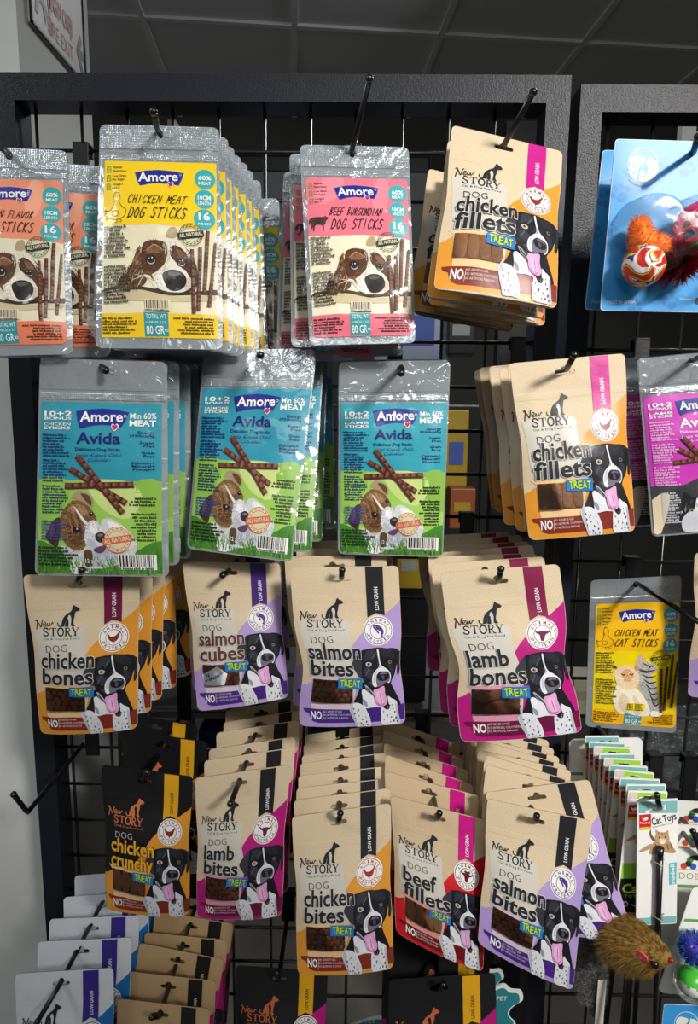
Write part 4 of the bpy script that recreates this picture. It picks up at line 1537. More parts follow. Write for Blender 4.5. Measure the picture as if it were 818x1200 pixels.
def story_pack(prod, px, Y, label, group, seed, waist=0.05, sway=0.0, T=9.5, wv=0.45, ww=0.17, crink=2.1):
    p = PROD[prod]
    nu, nv = 22, 34
    fm = Form(quad3(px, Y), KW, KH, T, kprof, seed, waist, wv, ww, sway, crink, nu, nv)
    hx, hy = 0.47 * KW, 0.072 * KH
    O = fm.front(np.array([hx]), np.array([hy]), np.array([0.0]))[0]
    root = empty('dog_treat_pouch', O)
    tag(root, label, 'pet treat pouch', group)
    fl = flat_of('kp' + str(p['bg']), lambda: type('x', (), {'flat': lambda s, a, b: outline_flat(KW, KH, 4.5, slot(hx, hy, 18, 4.6, 3.4), p['bg'], a, b, 5.5)})(), nu, nv)
    link('pouch', pouch_mesh('pouch', fl, fm, O), M['kraft'] if sum(p['bg']) > 120 else M['print'], root)
    link('front_print', print_mesh('front_print', flat_of(prod, lambda: story_art(p), nu, nv), fm, O), M['print'], root)
    # zip closure
    link('zip_strip', zip_mesh(fm, O, 0.175, 0.03, 0.97, p['bg']), M['kraft'] if sum(p['bg']) > 120 else M['print'], root)
    # window and what is behind it
    A = Art(KW, KH, KQ)
    c = [A.T(q) for q in ((192, 786), (452, 774), (452, 930), (207, 943))]
    x0, x1 = c[0][0] + 0.6, c[1][0] - 0.6
    y0, y1 = c[0][1] + 1.0, c[2][1] - 0.6
    wx = np.linspace(x0 - 0.8, x1 + 0.8, 17)
    wy = np.linspace(y0 - 0.8, y1 + 0.8, 13)
    X, Yg = np.meshgrid(wx, wy)
    X, Yg = X.ravel(), Yg.ravel()
    cr = np.array([0.00022 * fbm(a / 9, b / 14, seed + 9, 3) for a, b in zip(X, Yg)])
    P = fm.front(X, Yg, 0.00135 + cr) - O
    F = []
    for j in range(12):
        for i in range(16):
            a = j * 17 + i
            F.append([a, a + 17, a + 18, a + 1])
    w = link('window', mesh_from('window', P, F), M['window'], root)
    V, F = lumps(p['treats'], seed + 3, x0, y0, x1, y1)
    t = link('treats', mesh_from('treats', fm.front(V[:, 0], V[:, 1], V[:, 2] * 0.001) - O, F), M['strip'] if p['treats'] == 'strip' else M['treat'], w)
    if p['treats'] == 'sachet':
        B = Art(KW, KH, KQ)
        q = [(190, 862), (300, 792), (372, 850), (352, 930), (210, 938)]
        B.poly(q, (246, 247, 250), 9)
        for k in range(3):
            B.text('Sanodry', (212 + k * 36, 915 - k * 12), (280 + k * 36, 880 - k * 22), 17, (36, 70, 150), 10, 0.03, res=1)
        B.text('N', (222, 880), (246, 872), 24, (30, 34, 50), 10, 0.04)
        link('sachet', print_mesh('sachet', B.flat(nu, nv), fm, O), M['print'], w)
    return root


def zip_mesh(fm, O, v, u0, u1, col, rows=(0, .8, .2, .8, .2, .8, 0), pitch=1.1):
    nx = 24
    P, F = [], []
    xs = np.linspace(u0, u1, nx + 1) * fm.W
    for k, h in enumerate(rows):
        P.append(fm.front(xs, np.full(nx + 1, v * fm.H + k * pitch), np.full(nx + 1, 0.0001 + h * (0.0007 if fm.H > 180 else 0.00022))) - O)
    for k in range(len(rows) - 1):
        for i in range(nx):
            a = k * (nx + 1) + i
            F.append([a, a + nx + 1, a + nx + 2, a + 1])
    P = np.concatenate(P)
    UV = np.stack([np.tile(xs, len(rows)), np.repeat(np.arange(len(rows)) * pitch + v * fm.H, nx + 1)], 1)
    return mesh_from('zip_strip', P, F, [rgb(col)] * len(F), None, UV)


def film_pack(kind, key, px, lq, Y, label, group, seed, cat='dog treat bag', name='dog_stick_bag', T=5.0, waist=0.0, sway=0.0, crink=1.9, r=6.0, hole_u=0.5):
    """clear bag with an embossed seal, a zip and a printed label; lq: label corners (px) on the front sheet"""
    nu, nv = 22, 34
    W, H = 110.0, 200.0
    fm = Form(quad3(px, Y), W, H, T, fprof, seed, waist, 0.5, 0.2, sway, crink, nu, nv, edge=4.0, cf=3.0)
    f = invquad(px)
    lu = [f(*q) for q in lq]
    lx0, lx1 = max(2.0, (lu[0][0] + lu[3][0]) / 2 * W), min(W - 1.0, (lu[1][0] + lu[2][0]) / 2 * W)
    ly0, ly1 = (lu[0][1] + lu[1][1]) / 2 * H, min(H - 1.5, (lu[2][1] + lu[3][1]) / 2 * H)
    hx, hy = hole_u * W, 0.042 * H
    O = fm.front(np.array([hx]), np.array([hy]), np.array([0.0]))[0]
    root = empty(name, O)
    tag(root, label, cat, group)
    fl = outline_flat(W, H, r, ring(hx, hy, 3.6), (205, 210, 214), nu, nv)
    link('bag', pouch_mesh('bag', fl, fm, O), M['film'], root)
    art = flat_of(('S' if kind == 'sticks' else 'V') + key, (lambda: sticks_art(STICKS[key])) if kind == 'sticks' else (lambda: avida_art(AVIDA[key])), 20, 26)
    V, F, L = art
    aw, ah = (100.0, 150.0) if kind == 'sticks' else (106.0, 150.0)
    V2 = V.copy()
    V2[:, 0] = lx0 + V[:, 0] / aw * (lx1 - lx0)
    V2[:, 1] = ly0 + V[:, 1] / ah * (ly1 - ly0)
    link('label', print_mesh('label', (V2, F, L), fm, O, 0.0004), M['label'], root)
    # embossed seal above the zip, sitting on the front sheet, with the hang hole left open
    S = Art(W, H)
    zt = ly0 - 0.055 * H
    o = [q for q in rounded(W, H, r, m=0.8) if q[1] < H / 2]
    V0 = [Vector((q[0], q[1], 0)) for q in o + [(0.8, zt), (W - 0.8, zt)][::1]]
    pts = [(W - 0.8, zt)] + [(0.8, zt)] + o[len(o) // 2:] + o[:len(o) // 2]
    hole = ring(hx, hy, 4.2)
    tr = tessellate_polygon([[Vector((a, b, 0)) for a, b in pts], [Vector((a, b, 0)) for a, b in hole]])
    hf = cut([(np.array(pts + hole), [tuple(t) for t in tr], (220, 224, 228), 0)], W, H, nu, nv)
    link('header_seal', print_mesh('header_seal', hf, fm, O, 0.0007), M['header'] if kind == 'sticks' else M['crinkle'], root)
    link('zip_strip', zip_mesh(fm, O, (ly0 - 0.040 * H) / H, 0.015, 0.985, (215, 220, 224)), M['header'], root)
    return root


def stack(root, n, ylast, what, group, dx=0.0, dz=0.0, jr=2.0, seed=1, offs=None, words=None):
    """copies of a pack further back on the same hook; offs: own shifts and turns of single copies"""
    r = random.Random(seed)
    o0 = Vector(root.location)
    dep = ylast - o0.y
    out = []
    ordn = ('second', 'third', 'fourth', 'fifth', 'sixth', 'seventh', 'eighth', 'ninth', 'tenth')
    for k in range(n):
        c = copy_tree(root)
        t = (k + 1) / n
        ax, az, roll, yaw, pit = (0, 0, 0, 0, 0)
        if offs and k < len(offs) and offs[k]:
            ax, az, roll, yaw, pit = (list(offs[k]) + [0] * 5)[:5]
        c.location = o0 + Vector((dx * t + ax, dep * t, dz * t + az))
        # a pack swings about the rod it hangs from
        c.rotation_euler = (math.radians(pit), math.radians(roll + r.uniform(-jr, jr)), math.radians(yaw + r.uniform(-jr, jr) * 0.5))
        c['label'] = f'{what}, {ordn[k]} from front' if k < n - 1 or n < 3 else f'{what}, rearmost of stack'
        c['group'] = group
        out.append(c)
    return out


def hook(hole, yfront, tip, label, plate_dx=0.0, xbase=None, zbase=None):
    """black wire-panel hook: plate over a wire, rod and raised tip"""
    hx, hy, hz = hole
    xb = hx if xbase is None else xbase
    zb = hz if zbase is None else zbase
    root = empty('display_hook', (xb, 0, zb))
    tag(root, label, 'hook', 'black hooks on the wire panels')
    bm = bmesh.new()
    k = math.ceil((WZ0 - 0.0519 - zb - 0.012) / 0.05 - 1)
    wz = WZ0 - 0.0519 - 0.05 * k                      # the wire it hangs over
    top = wz - zb + 0.006
    px_ = 0.0085
    add_box(bm, (-px_ + plate_dx, -0.0115, -0.014), (px_ + plate_dx, -0.0085, top))
    add_box(bm, (-px_ + plate_dx, -0.0115, top - 0.0025), (px_ + plate_dx, 0.004, top))
    add_box(bm, (-px_ + plate_dx, 0.0015, top - 0.014), (px_ + plate_dx, 0.004, top))
    link('plate', bm_mesh('plate', bm, bevel=0.0008), M['plate'], root)
    bm = bmesh.new()
    base = Vector((0, -0.009, 0))
    h = Vector((hx - xb, yfront, hz - zb))
    tp = Vector((tip[0] - xb, tip[1], tip[2] - zb))
    pts = [base, base.lerp(h, 0.5), h, h + (tp - h) * 0.12, tp]
    add_tube(bm, pts, 0.0026, 12)
    q = bmesh.ops.create_uvsphere(bm, u_segments=12, v_segments=8, radius=0.0033)
    bmesh.ops.translate(bm, verts=q['verts'], vec=tp)
    link('rod', bm_mesh('rod', bm, True), M['rod'], root)
    return root


WZ0 = 1.60 + 0.32672
# ------------------------------------------------------------------ the room
M['wall'] = simple('white_painted_plaster', (212, 214, 210), 0.8, bump=(60, 0.08, 0.002, 4.0), vary=0.03)
M['ceil'] = simple('grey_ceiling_tile', (222, 224, 222), 0.9, bump=(200, 0.15, 0.002, 4.0))
M['tbar'] = simple('grey_ceiling_rail', (236, 236, 236), 0.6)
M['floor'] = simple('grey_floor_tile', (120, 114, 106), 0.5, vary=0.08)
M['dark'] = simple('dark_wall_paint', (92, 90, 86), 0.9)
M['shelf'] = simple('grey_shelf_metal', (120, 122, 124), 0.5, 0.2)


def box_obj(name, lo, hi, mat, parent=None, bevel=0.0):
    bm = bmesh.new()
    add_box(bm, lo, hi)
    return link(name, bm_mesh(name, bm, bevel=bevel), mat, parent)


def struct(o):
    o['kind'] = 'structure'
    return o


CZ = 3.12
struct(box_obj('floor', (-3, -4, -0.05), (4, 4, 0.0), M['floor']))
struct(box_obj('ceiling', (-3, -4, CZ), (4, 4, CZ + 0.05), M['ceil']))
# hung ceiling grid, turned a little against the panels
ang = math.radians(5.4)
org = at(690, 48, 2.2)
R_ = Matrix.Translation((org[0], 2.27, CZ)) @ Matrix.Rotation(ang, 4, 'Z')
k = 0
for i in range(-5, 4):
    bm = bmesh.new()
    add_box(bm, (i * 0.6 - 0.012, -3.6, -0.010), (i * 0.6 + 0.012, 2.4, -0.0005), R_)
    k += 1
    struct(link(f'trim_{k}', bm_mesh('trim', bm), M['tbar']))
for j in range(-5, 4):
    bm = bmesh.new()
    for i in range(-5, 3):
        add_box(bm, (i * 0.6 + 0.012, j * 0.6 - 0.012, -0.012), (i * 0.6 + 0.588, j * 0.6 + 0.012, -0.0005), R_)
    k += 1
    struct(link(f'trim_{k}', bm_mesh('trim', bm), M['tbar']))
struct(box_obj('wall_back', (-3, 3.0, 0), (4, 3.06, CZ), M['dark']))
struct(box_obj('wall_right', (2.9, -4, 0), (2.96, 3.0, CZ), M['dark']))
# white wall end to the left: front face beside the panel, side face running back behind it
WX = at(20, 30, 0.06)[0]
WD = 0.06 + (0.06 + 0.776) * (389.0 / 309.0 - 1)
struct(box_obj('wall_left', (-1.6, 0.06, 0), (WX, WD, CZ), M['wall']))

# ------------------------------------------------------------------ fire exit sign on the side face of the white wall
M['signw'] = simple('sign_white', (196, 192, 186), 0.4)
M['signb'] = simple('sign_black', (24, 24, 26), 0.4)
M['signr'] = simple('sign_red', (170, 40, 36), 0.4)


def on_side(px, py):
    """a pixel carried onto the side face of the wall: returns (Y, Z)"""
    a, b = px - 409.0, py - 600.0
    d = _fw + RR * (a / FPX) - UU * (b / FPX)
    t = (WX - CAMP[0]) / d[0]
    p = CAMP + d * t
    return p[1], p[2]


sy0, sz0 = on_side(32, 23)
sy1, sz1 = on_side(98, 104)
sb = (sz0 + sz1) / 2
sh = 0.118
ty0, ty1 = on_side(53, 45)[0] - (sy0 + sy1) / 2, on_side(83, 80)[0] - (sy0 + sy1) / 2
so = empty('fire_exit_sign', (WX, (sy0 + sy1) / 2, sb))
tag(so, 'white fire exit sign with red lettering on the white wall end at top left', 'sign')
Ls = sy1 - sy0
bm = bmesh.new()
add_box(bm, (0.0005, -Ls / 2, 0), (0.004, Ls / 2, sh))
link('plate', bm_mesh('plate', bm, bevel=0.001), M['signw'], so)
bm = bmesh.new()
for lo, hi in (((-Ls / 2), (-Ls / 2 + 0.003)), ((Ls / 2 - 0.003), (Ls / 2))):
    add_box(bm, (0.003, lo, 0), (0.006, hi, sh))
add_box(bm, (0.003, -Ls / 2, 0), (0.006, Ls / 2, 0.003))
add_box(bm, (0.003, -Ls / 2, sh - 0.003), (0.006, Ls / 2, sh))
link('rim', bm_mesh('rim', bm), M['signb'], so)


def sign_text(t, y0, y1, z, h, mat, name, bold=0.0):
    V, F = glyphs(t, bold)
    V0 = glyphs(t)[0]
    x0, x1 = V0[:, 0].min(), V0[:, 0].max()
    P = np.stack([np.full(len(V), 0.0046), y0 + (V[:, 0] - x0) / (x1 - x0) * (y1 - y0), z + V[:, 1] / CAPH * h], 1)
    return link(name, mesh_from(name, P, F, smooth=False), mat, so)


sign_text('YANGIN ÇIKIŞI', ty0, ty1, 0.044, 0.020, M['signr'], 'lettering', 0.03)
sign_text('FIRE EXIT', ty0, ty1, 0.012, 0.019, M['signr'], 'lettering', -0.01)


def side_poly(name, pts, mat, x=0.0046):
    V = [Vector((x, p[0], p[1])) for p in pts]
    F = [list(t) for t in tessellate_polygon([[Vector((p[0], p[1], 0)) for p in pts]])]
    return link(name, mesh_from(name, np.array([v[:] for v in V]), F, smooth=False), mat, so)


e = Ls / 2
side_poly('arrow', [(e - 0.030, 0.034), (e - 0.016, 0.060), (e - 0.010, 0.052), (e - 0.017, 0.040), (e - 0.005, 0.040), (e - 0.005, 0.029), (e - 0.017, 0.029), (e - 0.010, 0.016), (e - 0.016, 0.010)], M['signb'])
side_poly('pictogram', [(-e + 0.012, 0.020), (-e + 0.020, 0.045), (-e + 0.012, 0.062), (-e + 0.018, 0.080), (-e + 0.034, 0.082), (-e + 0.046, 0.066), (-e + 0.036, 0.062), (-e + 0.032, 0.048), (-e + 0.046, 0.034), (-e + 0.040, 0.016), (-e + 0.034, 0.034), (-e + 0.026, 0.036), (-e + 0.020, 0.018)], M['signb'])
side_poly('pictogram_door', [(-e + 0.050, 0.012), (-e + 0.056, 0.012), (-e + 0.056, 0.096), (-e + 0.008, 0.096), (-e + 0.008, 0.090), (-e + 0.050, 0.090)], M['signr'])

# ------------------------------------------------------------------ wire display panels
ZB = 0.12


def panel(xl, xr, xw, ztop, zw0, Y, nrow, first, label, post_w, d0, seed):
    """welded wire mesh in a frame of square tube"""
    root = empty('wire_display_panel', ((xl + xr) / 2, Y, 0))
    tag(root, label, 'display panel', 'black wire display panels')
    X0 = (xl + xr) / 2
    y0, y1 = -0.022, 0.014

    def tube(name, lo, hi):
        bm = bmesh.new()
        add_box(bm, lo, hi)
        return link(name, bm_mesh(name, bm, bevel=0.003), M['frame'], root)
    rail = 0.027
    # mitred uprights and top rail
    for sx, xa in ((1, xl), (-1, xr)):
        bm = bmesh.new()
        a, b = xa - X0, xa - X0 + sx * post_w
        vs = []
        for y in (y0, y1):
            vs.append([bm.verts.new((a, y, 0.0)), bm.verts.new((b, y, 0.0)), bm.verts.new((b, y, ztop - rail)), bm.verts.new((a, y, ztop))])
        f, k = vs
        bm.faces.new(f)
        bm.faces.new(k[::-1])
        for i in range(4):
            bm.faces.new((f[i], k[i], k[(i + 1) % 4], f[(i + 1) % 4]))
        link('upright', bm_mesh('upright', bm, bevel=0.0025), M['frame'], root)
    bm = bmesh.new()
    vs = []
    for y in (y0, y1):
        vs.append([bm.verts.new((xl - X0 + post_w, y, ztop - rail)), bm.verts.new((xr - X0 - post_w, y, ztop - rail)), bm.verts.new((xr - X0, y, ztop)), bm.verts.new((xl - X0, y, ztop))])
    f, k = vs
    bm.faces.new(f)
    bm.faces.new(k[::-1])
    for i in range(4):
        bm.faces.new((f[i], k[i], k[(i + 1) % 4], f[(i + 1) % 4]))
    link('top_rail', bm_mesh('top_rail', bm, bevel=0.0025), M['frame'], root)
    tube('bottom_rail', (xl - X0 + post_w, y0, ZB), (xr - X0 - post_w, y1, ZB + 0.027))
    bm = bmesh.new()
    x = xw
    while x < xr - post_w:
        add_tube(bm, [(x - X0, 0.0025, ZB + 0.02), (x - X0, 0.0025, ztop - rail + 0.004)], 0.0019, 8)
        x += 0.05
    z = zw0
    k = 0
    while z > ZB + 0.03:
        add_tube(bm, [(xl - X0 + post_w * 0.7, -0.0012, z), (xr - X0 - post_w * 0.7, -0.0012, z)], 0.0021, 8)
        z -= d0 if k == 0 else 0.05
        k += 1
    link('wire_mesh', bm_mesh('wire_mesh', bm, True), M['wire'], root)
    return root


ztL = at(320, 86, -0.022)[2]
xlL, xrL = -0.036, at(668.5, 120, -0.022)[0]
panel(xlL, xrL, 0.0, ztL, WZ0, 0.0, 25, 0, 'large black wire mesh display panel in a square tube frame, filling the left and middle', 0.025, 0.0519, 1)
YR = 0.016
ztR = at(750, 99, YR - 0.022)[2]
xlR = at(679.5, 130, YR - 0.022)[0]
zwR = at(720, 134.5, YR)[2]
xwR = at(710, 190, YR)[0]
panel(xlR, xlR + 0.62, xwR, ztR, zwR, YR, 25, 0, 'black wire mesh display panel with a square tube frame, at the right edge', 0.024, 0.0519, 2)

# ------------------------------------------------------------------ hanging packs
TIP = -0.208


def pt(px, py, Y):
    return tuple(at(px, py, Y))


def hang(root, tip_px, label, ytip=TIP, dx=0.0, dhz=0.002):
    o = root.location
    return hook((o.x, o.y, o.z + dhz), o.y - 0.004, pt(tip_px[0], tip_px[1], min(ytip, o.y - 0.012)), label, dx)


G_ = 'dog stick bags on the top row'
# top row
r = film_pack('sticks', 'salmon', [(-57, 170), (79, 177), (86, 415), (-60, 419)], [(-49, 211), (75, 211), (79, 404), (-52, 408)], (-0.165, -0.205),
              'salmon flavour dog stick bag with coral label, front one at the left edge', 'coral salmon dog stick bags', 11)
stack(r, 3, -0.045, 'coral salmon dog stick bag at the left edge of the top row', 'coral salmon dog stick bags', dx=0.012, seed=2, offs=[(0.014, 0.002, -1), (0.022, 0.0, -1.5), (0.030, -0.014, -3)])
hang(r, (-4, 170), 'black hook of the coral salmon stick bags at the left edge')
r = film_pack('sticks', 'chicken', [(117, 146), (257, 150), (261, 410), (112, 408)], [(123, 192), (257, 190), (254, 397), (119, 398)], (-0.165, -0.205),
              'chicken dog stick bag with yellow label, front one on the top row', 'yellow chicken dog stick bags', 12)
stack(r, 7, -0.020, 'yellow chicken dog stick bag on the top row', 'yellow chicken dog stick bags', dx=0.004, seed=3,
      offs=[(0.003, 0, 0), (0.004, 0, 0), (0.006, 0, 0), (0.008, 0, -0.5), (0.010, 0, -0.5), (0.014, -0.003, -2), (0.030, -0.016, -3.5)], jr=0.6)
hang(r, (180, 131), 'black hook of the yellow chicken stick bags')
r = film_pack('sticks', 'beef', [(351, 170), (479, 173), (487, 402), (363, 405)], [(358, 211), (477, 210), (484, 394), (367, 397)], (-0.120, -0.165),
              'beef dog stick bag with pink label, front one on the top row', 'pink beef dog stick bags', 13, hole_u=0.48)
stack(r, 4, -0.03, 'pink beef dog stick bag on the top row', 'pink beef dog stick bags', dx=-0.008, seed=4, offs=[(-0.010, -0.001, 2.5), (-0.017, -0.012, 5), (0.0, -0.004, 1), (0.004, -0.004, 0)], jr=0.5)
hang(r, (433, 92), 'black hook of the pink beef stick bags, tip raised high', -0.175)
r = story_pack('chicken fillets', [(530, 147), (659, 178), (652, 362), (508, 339)], (-0.135, -0.20), 'kraft chicken fillets pouch with magenta ribbon, front one on the top row', 'chicken fillets pouches on the top row', 21, 0.04)
stack(r, 5, -0.015, 'kraft chicken fillets pouch on the top row', 'chicken fillets pouches on the top row', dx=-0.004, seed=5, offs=[(0, -0.004, 1), (0.004, -0.006, 0), (0.010, -0.006, -2), (-0.008, -0.004, 3), (0, -0.004, 0)], jr=1.5)
hang(r, (625, 108), 'black hook of the top row chicken fillets pouches, tip raised', -0.185)

# second row
r = film_pack('avida', 'chicken', [(47, 420), (196, 424), (198, 676), (41, 674)], [(46, 471), (192, 470), (190, 675), (41, 674)], (-0.19, -0.205),
              'blue and green chicken stick bag with a puppy, front one of the left stack', 'blue and green chicken bonus stick bags', 31, hole_u=0.5)
stack(r, 5, -0.03, 'blue chicken bonus stick bag at the left of the second row', 'blue and green chicken bonus stick bags', seed=6, offs=[(0.002, 0.003, 0), (0.004, 0.002, 0), (0.004, 0.004, -0.5), (0.012, 0.01, -2), (0.014, 0.014, -3.5)], jr=0.6)
hang(r, (124, 434), 'black hook of the blue chicken bonus stick bags')
r = film_pack('avida', 'salmon', [(239, 411), (372, 408), (342, 659), (219, 643)], [(239, 453), (369, 459), (340, 658), (220, 642)], (-0.125, -0.165),
              'blue and green salmon stick bag hanging askew, front one in its stack', 'blue and green salmon bonus stick bags', 32, crink=2.2)
stack(r, 3, -0.03, 'blue salmon bonus stick bag in the middle of the second row', 'blue and green salmon bonus stick bags', seed=7, offs=[(0.006, 0.0, -3), (0.008, 0.003, -5.5), (0.012, 0.008, -8)], jr=0.5)
hang(r, (305, 416), 'black hook of the salmon bonus stick bags')
r = film_pack('avida', 'lamb', [(397, 424), (528, 422), (519, 653), (396, 649)], [(402, 468), (526, 474), (517, 651), (396, 648)], (-0.125, -0.135),
              'blue and green lamb stick bag, front one in the middle of the second row', 'blue and green lamb bonus stick bags', 33, hole_u=0.56, crink=2.2)
stack(r, 2, -0.05, 'blue and green lamb stick bag in the second row', 'blue and green lamb bonus stick bags', seed=8, offs=[(0.0, 0.004, 0.8), (-0.003, 0.006, 1.2)], jr=0.4)
hang(r, (470, 437), 'black hook of the lamb bonus stick bags')
r = story_pack('chicken fillets', [(597, 426), (732, 414), (744, 622), (620, 633)], (-0.185, -0.195), 'kraft chicken fillets pouch with magenta ribbon, front one on the second row', 'chicken fillets pouches on the second row', 22, 0.05)
stack(r, 6, -0.03, 'kraft chicken fillets pouch on the second row', 'chicken fillets pouches on the second row', seed=9,
      offs=[(0.004, 0.001, 0.5), (0.002, -0.002, 1), (-0.002, -0.001, 2), (0.002, 0.004, -1), (-0.003, 0.004, 0), (-0.004, 0.003, 0)], jr=0.8)
hang(r, (673, 416), 'black hook of the second row chicken fillets pouches', -0.225)
r = film_pack('avida', 'cat', [(746, 420), (873, 411), (886, 620), (764, 629)], [(748, 463), (872, 455), (885, 618), (765, 627)], (-0.125, -0.13),
              'magenta cat stick bag with black and white kittens, front one at the right edge', 'magenta cat bonus stick bags', 34, cat='cat treat bag', name='cat_stick_bag', crink=2.4)
stack(r, 2, -0.05, 'magenta cat stick bag at the right edge', 'magenta cat bonus stick bags', seed=10, offs=[(-0.008, 0.002, 0), (-0.004, 0.002, 0)], jr=0.5)
hang(r, (842, 410), 'black hook of the magenta cat stick bags')

# third row
r = story_pack('chicken bones', [(27, 674), (164, 668), (161, 853), (48, 859)], (-0.175, -0.155), 'kraft chicken bones pouch with dark red ribbon, front of the stack at left', 'chicken bones pouches', 23, 0.03, 0.01)
stack(r, 4, -0.065, 'kraft chicken bones pouch at the left of the third row', 'chicken bones pouches', seed=11, offs=[(0.004, 0.004, -0.5), (0.008, 0.006, -1), (0.012, 0.006, -2), (0.018, 0.008, -3)], jr=0.8)
hang(r, (96, 668), 'black hook of the chicken bones pouches')
r = story_pack('salmon cubes', [(214, 658), (328, 660), (338, 817), (232, 833)], (-0.125, -0.135), 'kraft salmon cubes pouch with purple ribbon and a white sachet in its window, front one', 'salmon cubes pouches', 24, 0.05)
stack(r, 2, -0.04, 'kraft salmon cubes pouch', 'salmon cubes pouches', seed=12, offs=[(-0.012, 0.002, 1.5), (-0.006, 0.003, 0)], jr=0.8)
hang(r, (261, 674), 'black hook of the salmon cubes pouches', -0.155)
r = story_pack('salmon bites', [(340, 665), (467, 663), (475, 847), (351, 850)], (-0.165, -0.165), 'kraft salmon bites pouch with black ribbon, front one on the third row', 'salmon bites pouches on the third row', 25, 0.09, 0.02, wv=0.62)
stack(r, 3, -0.04, 'kraft salmon bites pouch on the third row', 'salmon bites pouches on the third row', seed=13, offs=[(-0.010, 0.001, 0.5), (-0.002, 0.0, 0), (0, 0, 0)], jr=0.8)
hang(r, (401, 668), 'black hook of the third row salmon bites pouches', -0.185)
r = story_pack('lamb bones', [(516, 671), (655, 661), (682, 857), (540, 869)], (-0.185, -0.195), 'kraft lamb bones pouch with magenta print, front one on the third row', 'lamb bones pouches', 26, 0.12, 0.0, T=9, wv=0.56, ww=0.15)
stack(r, 6, -0.02, 'kraft lamb bones pouch on the third row', 'lamb bones pouches', seed=14, offs=[(-0.006, 0.001, 1), (-0.006, 0, 2), (-0.002, 0, 0), (0, 0, 1), (0, 0, 0), (-0.008, 0, 2)], jr=1.2)
hang(r, (587, 667), 'black hook of the lamb bones pouches')
r = film_pack('sticks', 'cat', [(692, 680), (799, 674), (792, 859), (686, 851)], [(697, 706), (797, 703), (791, 847), (693, 851)], (-0.022, -0.012),
              'yellow chicken cat stick bag with two cats, alone on its hook at the right', 'cat stick bag', 14, cat='cat treat bag', name='cat_stick_bag', T=3.5)
o = r.location
hook((o.x, o.y, o.z + 0.002), o.y, pt(824, 732, -0.19), 'black hook reaching forward out of the yellow cat stick bag')
r = story_pack('salmon bites', [(814, 648), (935, 642), (926, 815), (806, 816)], (-0.06, -0.055), 'kraft and purple salmon pouch, only its left edge in view at the right', 'salmon pouch at the right edge', 27, 0.08)
hang(r, (870, 655), 'black hook of the salmon pouch at the right edge')

# fourth row
r = story_pack('chicken crunchy', [(119, 896), (226, 910), (222, 1072), (125, 1064)], (-0.165, -0.165), 'black chicken crunchy pouch with yellow ribbon, front one', 'black chicken crunchy pouches', 28, 0.05)
stack(r, 2, -0.07, 'black chicken crunchy pouch', 'black chicken crunchy pouches', seed=15, offs=[(0.004, 0.012, -1), (-0.018, 0.008, 3)], jr=0.8)
hang(r, (172, 905), 'black hook of the black chicken crunchy pouches', -0.185)
r = story_pack('lamb bites', [(229, 912), (340, 896), (330, 1072), (231, 1074)], (-0.165, -0.165), 'kraft lamb bites pouch with black ribbon and magenta print, front one on the fourth row', 'lamb bites pouches on the fourth row', 29, 0.04)
stack(r, 5, -0.015, 'kraft lamb bites pouch on the fourth row', 'lamb bites pouches on the fourth row', seed=16, offs=[(0.002, 0.002, 0), (0.0, -0.002, 0), (0.002, 0.002, 0), (0.004, 0.0, 0)], jr=1.6)
hang(r, (270, 942), 'black hook of the lamb bites pouches')
r = story_pack('chicken bites', [(342, 957), (458, 941), (461, 1134), (349, 1141)], (-0.175, -0.20), 'kraft chicken bites pouch with black ribbon and orange print, front one on the fourth row', 'chicken bites pouches', 41, 0.04)
stack(r, 7, -0.012, 'kraft chicken bites pouch on the fourth row', 'chicken bites pouches', seed=17, offs=[(0, 0.002, 1), (0, 0, 0), (0, 0, 1), (0, 0.002, 0), (0, 0, 1), (0, 0, 0), (0, 0, 0)], jr=1.8)
hang(r, (399, 953), 'black hook of the chicken bites pouches', -0.195)
r = story_pack('beef fillets', [(458, 932), (573, 962), (566, 1138), (464, 1092)], (-0.17, -0.185), 'kraft beef fillets pouch with magenta ribbon and red print, front one', 'beef fillets pouches', 42, 0.03, crink=2.4)
stack(r, 5, -0.02, 'kraft beef fillets pouch', 'beef fillets pouches', seed=18, offs=[(-0.005, 0.008, 1), (-0.005, 0.006, 5), (-0.005, 0.004, 4), (-0.005, 0.003, 6), (-0.005, 0.003, 5)], jr=1.5)
hang(r, (515, 953), 'black hook of the beef fillets pouches', -0.195)
r = story_pack('salmon bites', [(571, 936), (694, 962), (671, 1160), (560, 1105)], (-0.185, -0.195), 'kraft and purple salmon bites pouch with black ribbon, front one on the fourth row', 'salmon bites pouches on the fourth row', 43, 0.04)
stack(r, 8, -0.024, 'kraft salmon bites pouch on the fourth row', 'salmon bites pouches on the fourth row', seed=19, offs=[(0.006, 0.012, -21), (0.005, 0.010, 3), (0.007, 0.008, 6), (0.005, 0.006, 1), (0.007, 0.004, 5), (0.005, 0.0, 2), (0.005, 0.0, 3), (0.005, 0, 4)], jr=1.0)
hang(r, (629, 956), 'black hook of the fourth row salmon bites pouches', -0.205)

